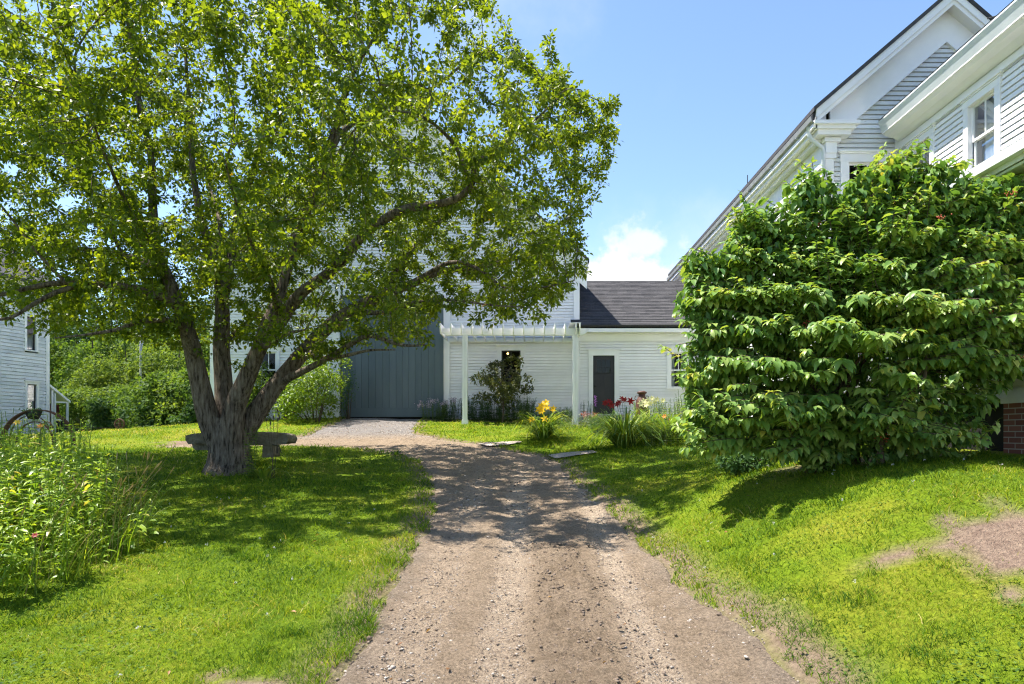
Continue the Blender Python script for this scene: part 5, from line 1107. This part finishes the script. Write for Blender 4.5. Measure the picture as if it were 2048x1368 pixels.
# rusty rims and hanging pot in the wild patch
def rim(cx, cy, d, rx, rz, w, th, a0, a1, name, label, tilt=0.):
    c = P(cx, cy, d); m = MB(); n = 40; V = []; k = d/F
    for i in range(n+1):
        a = math.radians(a0+(a1-a0)*i/n); u, z = math.cos(a), math.sin(a)
        for rr_, yy in ((0, -w/2), (0, w/2), (-th, w/2), (-th, -w/2)):
            V.append((c[0]+u*(rx*k+rr_), c[1]+yy+u*tilt, c[2]+z*(rz*k+rr_)))
    m.add(V, [(i*4+j, i*4+(j+1) % 4, i*4+4+(j+1) % 4, i*4+4+j) for i in range(n) for j in range(4)]+[(0, 1, 2, 3), (n*4+3, n*4+2, n*4+1, n*4)]); return tag(m.build(name, M['rust']), label, 'iron hoop', 'rusty hoops in the wild patch')
rim(78, 885, 9.4, 46, 66, .09, .012, -20, 200, 'iron_hoop', 'widest rusty flat iron hoop arching over the dark hanging pot', .25)
rim(70, 885, 9.0, 26, 42, .03, .01, -10, 190, 'iron_hoop', 'smaller thin rusty hoop below the dark hanging pot', .1)
rim(62, 885, 9.9, 44, 55, .02, .01, 30, 190, 'iron_hoop', 'thin rusty hoop farthest left, half hidden behind the wide one')
rim(95, 885, 9.6, 16, 42, .02, .01, -10, 190, 'iron_hoop', 'narrow thin rusty hoop farthest right in the wild patch')
hp = thing('hanging_pot', 'dark pot of green plants hanging under the rusty hoop', 'plant pot', P(67, 838, 9.4)); c = P(67, 838, 9.4); m = MB(); m.lathe(c, [(.02, -.005), (.06, 0), (.085, .05), (.10, .10), (.09, .10)], 18); m.build('pot', M['iron'], hp, True)
n = 300; X = c+np.array([0, 0, .1])+R.normal(size=(n, 3))*np.array([.05, .05, .018]); V, Fq = leaves5(X, rdir(n), rdir(n)+np.array([0, 0, 1]), np.full(n, .03), np.full(n, .02)); npmesh('foliage', V, [Fq], M['darkplant'], hp, np.repeat(R.rand(n), 5)); m = MB(); m.tube([c+np.array([0, 0, .1]), P(74, 819, 9.4)], .004, 5); m.build('wire', M['iron'], hp)
for px, py, d, mt, lb in ((35, 845, 8.6, 'yellow', 'yellow bloom above the left part of the wild patch'), (81, 853, 8.7, 'orange', 'orange bloom below the dark hanging pot')):
    t = thing('flower_stalk', lb, 'flower', gl(px, d)); c = P(px, py, d); b = np.array(gl(px, d)); m = MB(); m.tube([b, (b+c)/2, c], [.006, .005, .004], 5); m.build('stem', M['stem'], t); petalflower(c, (.2, -.7, .7), .05, mt, t, np.random.RandomState(int(px)))
t = thing('flower_stalk', 'small dark red bloom low in the front of the wild patch', 'flower', gl(70, 5.6)); c = P(70, 1071, 5.5); b = np.array(gl(70, 5.6)); m = MB(); m.tube([b, (b+c)/2, c], .004, 5); m.build('stem', M['stem'], t); petalflower(c, (.2, -.7, .7), .03, 'red', t, np.random.RandomState(4))
# far garden furniture
d = 27.; kk = d/F; tb = thing('garden_table', 'dark iron garden table beyond the rise of the left lawn', 'table', P(198, 872, d)); m = MB(); fr_ = Fr((0, d, 0), (1, 0, 0), (0, -1, 0)); X_ = lambda px: (px-CX)*kk
Z_ = lambda py: (CY-py)*kk
m.box(fr_, X_(174), X_(223), -.35, .35, Z_(856.5), Z_(855)); m.build('table_top', M['iron'], tb)
for px in (186, 211):
    for n in (-.3, .3): m = MB(); m.box(fr_, X_(px), X_(px)+.035, n-.02, n+.02, Z_(876), Z_(856.5)); m.build('leg', M['iron'], tb)
m = MB()
for k in range(4): m.tube([(X_(193+k*4), d, Z_(874)), (X_(196+k*4), d, Z_(858))], .012, 5)
m.build('brace', M['iron'], tb)
for a, b, lb in ((155, 176, 'dark iron bench at the left end of the far garden table'), (222, 236, 'small iron bench at the right end of the far garden table')):
    t = thing('garden_bench', lb, 'bench', P((a+b)/2, 876, d)); m = MB(); m.box(fr_, X_(a), X_(b), -.2, .2, Z_(859.5), Z_(858)); m.build('seat', M['iron'], t)
    for px in (a+1, (a+b)/2, b-2): m = MB(); m.box(fr_, X_(px), X_(px)+.03, -.15, .15, Z_(876), Z_(859.5)); m.build('leg', M['iron'], t)
wh = thing('old_wheel', 'dark rusty spoked wheel leaning by the shrubs behind the left lawn', 'wheel', P(239, 858, 26.5)); d = 26.5; c = P(239, 848, d); r = 9.5*d/F
m = MB(); pts = [(c[0]+r*math.cos(a), d, c[2]+r*math.sin(a)) for a in np.linspace(0, 2*math.pi, 25)]; m.tube(pts, .03, 6, cap=False); m.build('rim', M['rust'], wh)
m = MB(); m.lathe((c[0], d, c[2]-.03), [(.02, 0), (.05, .02), (.05, .05), (.02, .07)], 10); m.build('hub', M['rust'], wh); m = MB()
for a in np.linspace(0, 2*math.pi, 9)[:-1]: m.tube([c, (c[0]+r*math.cos(a), d, c[2]+r*math.sin(a))], .014, 5)
m.build('spokes', M['rust'], wh); m = MB(); m.box(WORLD, c[0]-.02, c[0]+.02, d+.03, d+.06, float(H(c[0], d))-.1, c[2]+.1); m.build('post', M['rust'], wh)
bx = thing('waste_bin', 'black bin standing beside the farmhouse entry porch', 'bin', P(139, 862, 29.8)); c = P(139, 862, 29.8); g = float(H(c[0], c[1])); m = MB(); m.lathe((c[0], c[1], g-.05), [(.17, 0), (.2, .5), (.2, .62), (.17, .62)], 14); m.build('body', M['iron'], bx); m = MB(); m.lathe((c[0], c[1], g+.572), [(.22, 0), (.22, .04), (.1, .07)], 14); m.build('lid', M['iron'], bx)
bush('shrub', 'brownish low shrub beside the farmhouse entry porch', 'shrub', gl(152, 28.6), .35, 1.0, 900, .08, 'maple', 133)
# milk can on the step
mc = thing('milk_can', 'rust brown metal milk can by the dark door', 'milk can', (fx(1275), 22.0, .2)); x0 = fx(1275); zb = float(H(x0, 21.9))-.02; top_ = fz(785); hh = top_-zb
m = MB(); m.lathe((x0, 21.9, zb), [(.19, 0), (.2, .03), (.2, hh*.62), (.16, hh*.75), (.11, hh*.82), (.11, hh*.9)], 24); m.build('body', M['can'], mc, True)
m = MB(); m.lathe((x0, 21.9, zb), [(.11, hh*.9), (.16, hh*.93), (.16, hh*.96), (.07, hh*1.0), (.0, hh*1.0)], 24); m.build('lid', M['can'], mc, True)
m = MB()
for s in (-1, 1): m.tube([(x0+s*.17, 21.9, zb+hh*.70), (x0+s*.23, 21.9, zb+hh*.76), (x0+s*.2, 21.9, zb+hh*.84), (x0+s*.12, 21.9, zb+hh*.84)], .012, 6)
m.build('handle', M['can'], mc, True)

# ------------------------------------------------------------------ grass
def grass():
    Xs, Ys = [], []
    for d0, d1, dens in ((3.0, 5.0, 5200), (5.0, 7.5, 3000), (7.5, 11, 1400), (11, 16, 620), (16, 24, 300)):
        a0, a1 = -(CX+300)/F*d1, (2048-CX+420)/F*d1; n = int((a1-a0)*(d1-d0)*dens); Xs.append(R.uniform(a0, a1, n)); Ys.append(R.uniform(d0, d1, n))
    x, y = np.concatenate(Xs), np.concatenate(Ys); r = x/y; ins = inside_drive(x, y)
    ok = (r > -(CX+300)/F) & (r < (2048-CX+420)/F) & (ins < .03+.22*(fbm(x*5, y*5, 0, 8, 3)-.42)) & ~((y > 21.9) & (x > -3.7)) & (y < 23.5) & ~((x > 5.3) & (y > 4.5)) & ~((y > 22.7))
    ok &= R.rand(len(x)) > bare(x, y)*1.15
    ok &= np.hypot((x-4.1)/1.2, (y-8.2)/.6) > 1
    ok &= ~((np.hypot(x+5.27, y-12) < .5))
    dens_n = fbm(x*1.3, y*1.3, 0, 71, 3); ok &= R.rand(len(x)) < .55+.9*dens_n
    x, y, ins = x[ok], y[ok], ins[ok]; n = len(x)
    h = (.024+.034*fbm(x*1.1, y*1.1, 0, 81, 3))*R.uniform(.6, 1.35, n)*(1+.25*np.clip(y-9, 0, 6)/6)
    tall = np.exp(-((np.hypot(x+5.27, y-12)-.5)/.35)**2)*1.6+.9*np.exp(-((np.hypot((x-4.1)/1.2, (y-8.2)/.6)-1.15)/.3)**2)+.5*np.exp(-((ins+.05)/.12)**2)*(x < 0)+np.clip((fbm(x*5, y*5, 0, 87, 3)-.6)*7, 0, .9)
    h *= 1+tall; w = (.0022+.0015*R.rand(n))*np.clip(y/5, .8, 4.5)**.9
    a = R.uniform(0, 2*math.pi, n); la = R.uniform(0, 2*math.pi, n); lean = h*R.uniform(.3, 1.9, n); p = np.stack([x, y, H(x, y)-.012], 1)
    sd = np.stack([np.cos(a), np.sin(a), 0*a], 1)*w[:, None]; ld = np.stack([np.cos(la), np.sin(la), 0*a], 1)*lean[:, None]; up = np.array([0, 0, 1.])
    m1 = p+up*(h*.6)[:, None]+ld*.35; t = p+up*(h*(1-.25*R.rand(n)))[:, None]+ld
    V = np.stack([p-sd, p+sd, m1-sd*.7, m1+sd*.7, t], 1).reshape(-1, 3); i = np.arange(n)[:, None]*5
    tint = np.clip(-.02+.70*R.rand(n)+.3*(R.rand(n) > .965)+.3*(R.rand(n) > .9)*R.rand(n)+.28*np.clip(bare(x, y), 0, 1)+.12*np.clip((y-15)/4, 0, 1)+.15*np.clip((-x-6)/3, 0, 1)*np.clip((y-15)/3, 0, 1), 0, 1)
    tag(npmesh('grass', V, [i+np.array([[0, 1, 3, 2]]), i+np.array([[2, 3, 4]])], M['grass'], None, np.repeat(tint, 5)), 'short bright green mown grass covering the lawns', 'grass', kind='stuff')
    print('grass', n)
    # clover and other broad leaves in the turf
    n = 14000; y = 3.1+R.rand(n)**1.4*9; x = R.uniform(-1, 1, n)*y*.8-.05*y; cl = fbm(x*1.2, y*1.2, 0, 97, 3); ok = (inside_drive(x, y) < .03) & (cl > .5) & ~((x > 5.3) & (y > 4.5)); x, y = x[ok], y[ok]; n = len(x)
    z = H(x, y)+R.uniform(.015, .055, n); V, Fq = leaves5(np.stack([x, y, z], 1), rdir(n)*np.array([1, 1, .25]), rdir(n)*.35+np.array([0, 0, 1]), R.uniform(.016, .04, n), R.uniform(.014, .028, n), .1, .1)
    tag(npmesh('clover', V, [Fq], M['wood1'], None, np.repeat(R.rand(n), 5)), 'clover leaves mixed into the lawn', 'clover', kind='stuff')
    n = 90; y = 3.4+R.rand(n)*6; x = R.uniform(-1, 1, n)*y*.75; ok = inside_drive(x, y) < -.05; x, y = x[ok], y[ok]; parts = []
    for a, b in zip(x, y):
        k = 10; X = np.array([a, b, float(H(a, b))+.06])+R.normal(size=(k, 3))*.005; V, Fq = leaves5(X, rdir(k), rdir(k), np.full(k, .012), np.full(k, .007)); parts.append((V, [Fq], .5))
    V, Fs, T = join(parts); tag(npmesh('clover_flowers', V, Fs, M['whitefl'], None, T), 'tiny white clover heads dotted over the lawn', 'clover', kind='stuff')
    n = 70; y = 3.6+R.rand(n)*9; x = R.uniform(-.75, .45, n)*y; V, Fq = leaves5(np.stack([x, y, H(x, y)+np.where(inside_drive(x, y) > 0, .012, .05)], 1), rdir(n)*np.array([1, 1, .2]), rdir(n)*.5+np.array([0, 0, 1]), R.uniform(.03, .06, n), R.uniform(.018, .03, n), .3, .3)
    tag(npmesh('fallen_leaves', V, [Fq], M['deadleaf'], None, np.repeat(R.rand(n), 5)), 'a few dry fallen leaves on the lawn and drive', 'leaves', kind='stuff')
grass()

# ------------------------------------------------------------------ light, sky, camera
sd = Vector((-.48, .09, 1.0)).normalized(); el = math.asin(sd.z); az = math.atan2(sd.x, sd.y)
sun = bpy.data.lights.new('sun', 'SUN'); sun.energy = 5.0; sun.angle = math.radians(.53); sun.color = (1, .945, .86)
so = bpy.data.objects.new('sun', sun); C.objects.link(so); so.rotation_euler = sd.to_track_quat('Z', 'Y').to_euler(); so.location = (0, 0, 30)
wd = bpy.data.worlds.new('World'); bpy.context.scene.world = wd; wd.use_nodes = True; wd.cycles.sampling_method = 'MANUAL'; wd.cycles.sample_map_resolution = 1024; nt = wd.node_tree; nt.nodes.clear(); N, Lk = nt.nodes.new, nt.links.new
out = N('ShaderNodeOutputWorld'); bg = N('ShaderNodeBackground'); sky = N('ShaderNodeTexSky'); sky.sky_type = 'NISHITA'; sky.sun_disc = False; sky.sun_elevation = el; sky.sun_rotation = az; sky.air_density = 1.0; sky.dust_density = .3; sky.ozone_density = 3.0; sky.altitude = 100
tc = N('ShaderNodeTexCoord')
def cloudmask(px, py, sx, sy, sc, lo, hi, seed):
    v = Vector(((px-CX)/F, 1, (CY-py)/F)).normalized(); mp = N('ShaderNodeMapping'); mp.vector_type = 'POINT'; mp.inputs['Location'].default_value = (-v.x/sx, -v.y/sx, -v.z/sy); mp.inputs['Scale'].default_value = (1/sx, 1/sx, 1/sy); Lk(tc.outputs['Generated'], mp.inputs[0])
    ln = N('ShaderNodeVectorMath'); ln.operation = 'LENGTH'; Lk(mp.outputs[0], ln.inputs[0])
    nz = N('ShaderNodeTexNoise'); nz.inputs['Scale'].default_value = sc; nz.inputs['Detail'].default_value = 9; nz.inputs['Roughness'].default_value = .58; of = N('ShaderNodeVectorMath'); of.inputs[1].default_value = (seed, seed*1.7, .3); Lk(tc.outputs['Generated'], of.inputs[0]); Lk(of.outputs[0], nz.inputs[0])
    s = N('ShaderNodeMath'); s.operation = 'MULTIPLY_ADD'; Lk(ln.outputs['Value'], s.inputs[0]); s.inputs[1].default_value = -.32; Lk(nz.outputs[0], s.inputs[2])
    mr = N('ShaderNodeMapRange'); mr.interpolation_type = 'SMOOTHSTEP'; mr.inputs['From Min'].default_value = lo; mr.inputs['From Max'].default_value = hi; Lk(s.outputs[0], mr.inputs['Value']); return mr.outputs[0]
col = sky.outputs[0]
for args, amt in (((1300, 575, .17, .06, 13, .20, .36, 1.3), .95), ((1275, 480, .075, .03, 22, .20, .42, 4.1), .6), ((800, -60, .4, .15, 5, .2, .6, 2.2), .25), ((1500, 620, .4, .12, 6, .15, .6, 6.2), .35)):
    mk = cloudmask(*args); mm = N('ShaderNodeMath'); mm.operation = 'MULTIPLY'; mm.inputs[1].default_value = amt; Lk(mk, mm.inputs[0])
    mx = N('ShaderNodeMixRGB'); Lk(mm.outputs[0], mx.inputs[0]); Lk(col, mx.inputs[1]); mx.inputs[2].default_value = (4.1, 4.15, 4.2, 1); col = mx.outputs[0]
Lk(col, bg.inputs[0]); bg.inputs[1].default_value = .115; Lk(bg.outputs[0], out.inputs[0])
cam = bpy.data.cameras.new('camera'); co = bpy.data.objects.new('camera', cam); C.objects.link(co); co.rotation_euler = (math.pi/2, 0, 0); cam.sensor_width = 36; cam.lens = 36*F/2048; cam.shift_x = -(CX-1024)/2048; cam.shift_y = (CY-684)/2048; cam.clip_end = 1000; cam.clip_start = .05
sc_ = bpy.context.scene; sc_.camera = co
sc_.view_settings.view_transform = 'Standard'; sc_.view_settings.look = 'None'; sc_.view_settings.gamma = 1; sc_.view_settings.exposure = 1.35
sc_.cycles.use_light_tree = False; sc_.cycles.sample_clamp_indirect = 4; sc_.cycles.max_bounces = 6; sc_.cycles.transparent_max_bounces = 8; sc_.cycles.diffuse_bounces = 4; sc_.cycles.transmission_bounces = 4; sc_.cycles.use_denoising = True; sc_.cycles.denoising_prefilter = 'NONE'; sc_.cycles.denoising_input_passes = 'RGB_ALBEDO_NORMAL'; sc_.cycles.filter_width = 1.2
for o in [o for o in bpy.data.objects if o.get('label') == 'x']: print('unplaced', o.name)
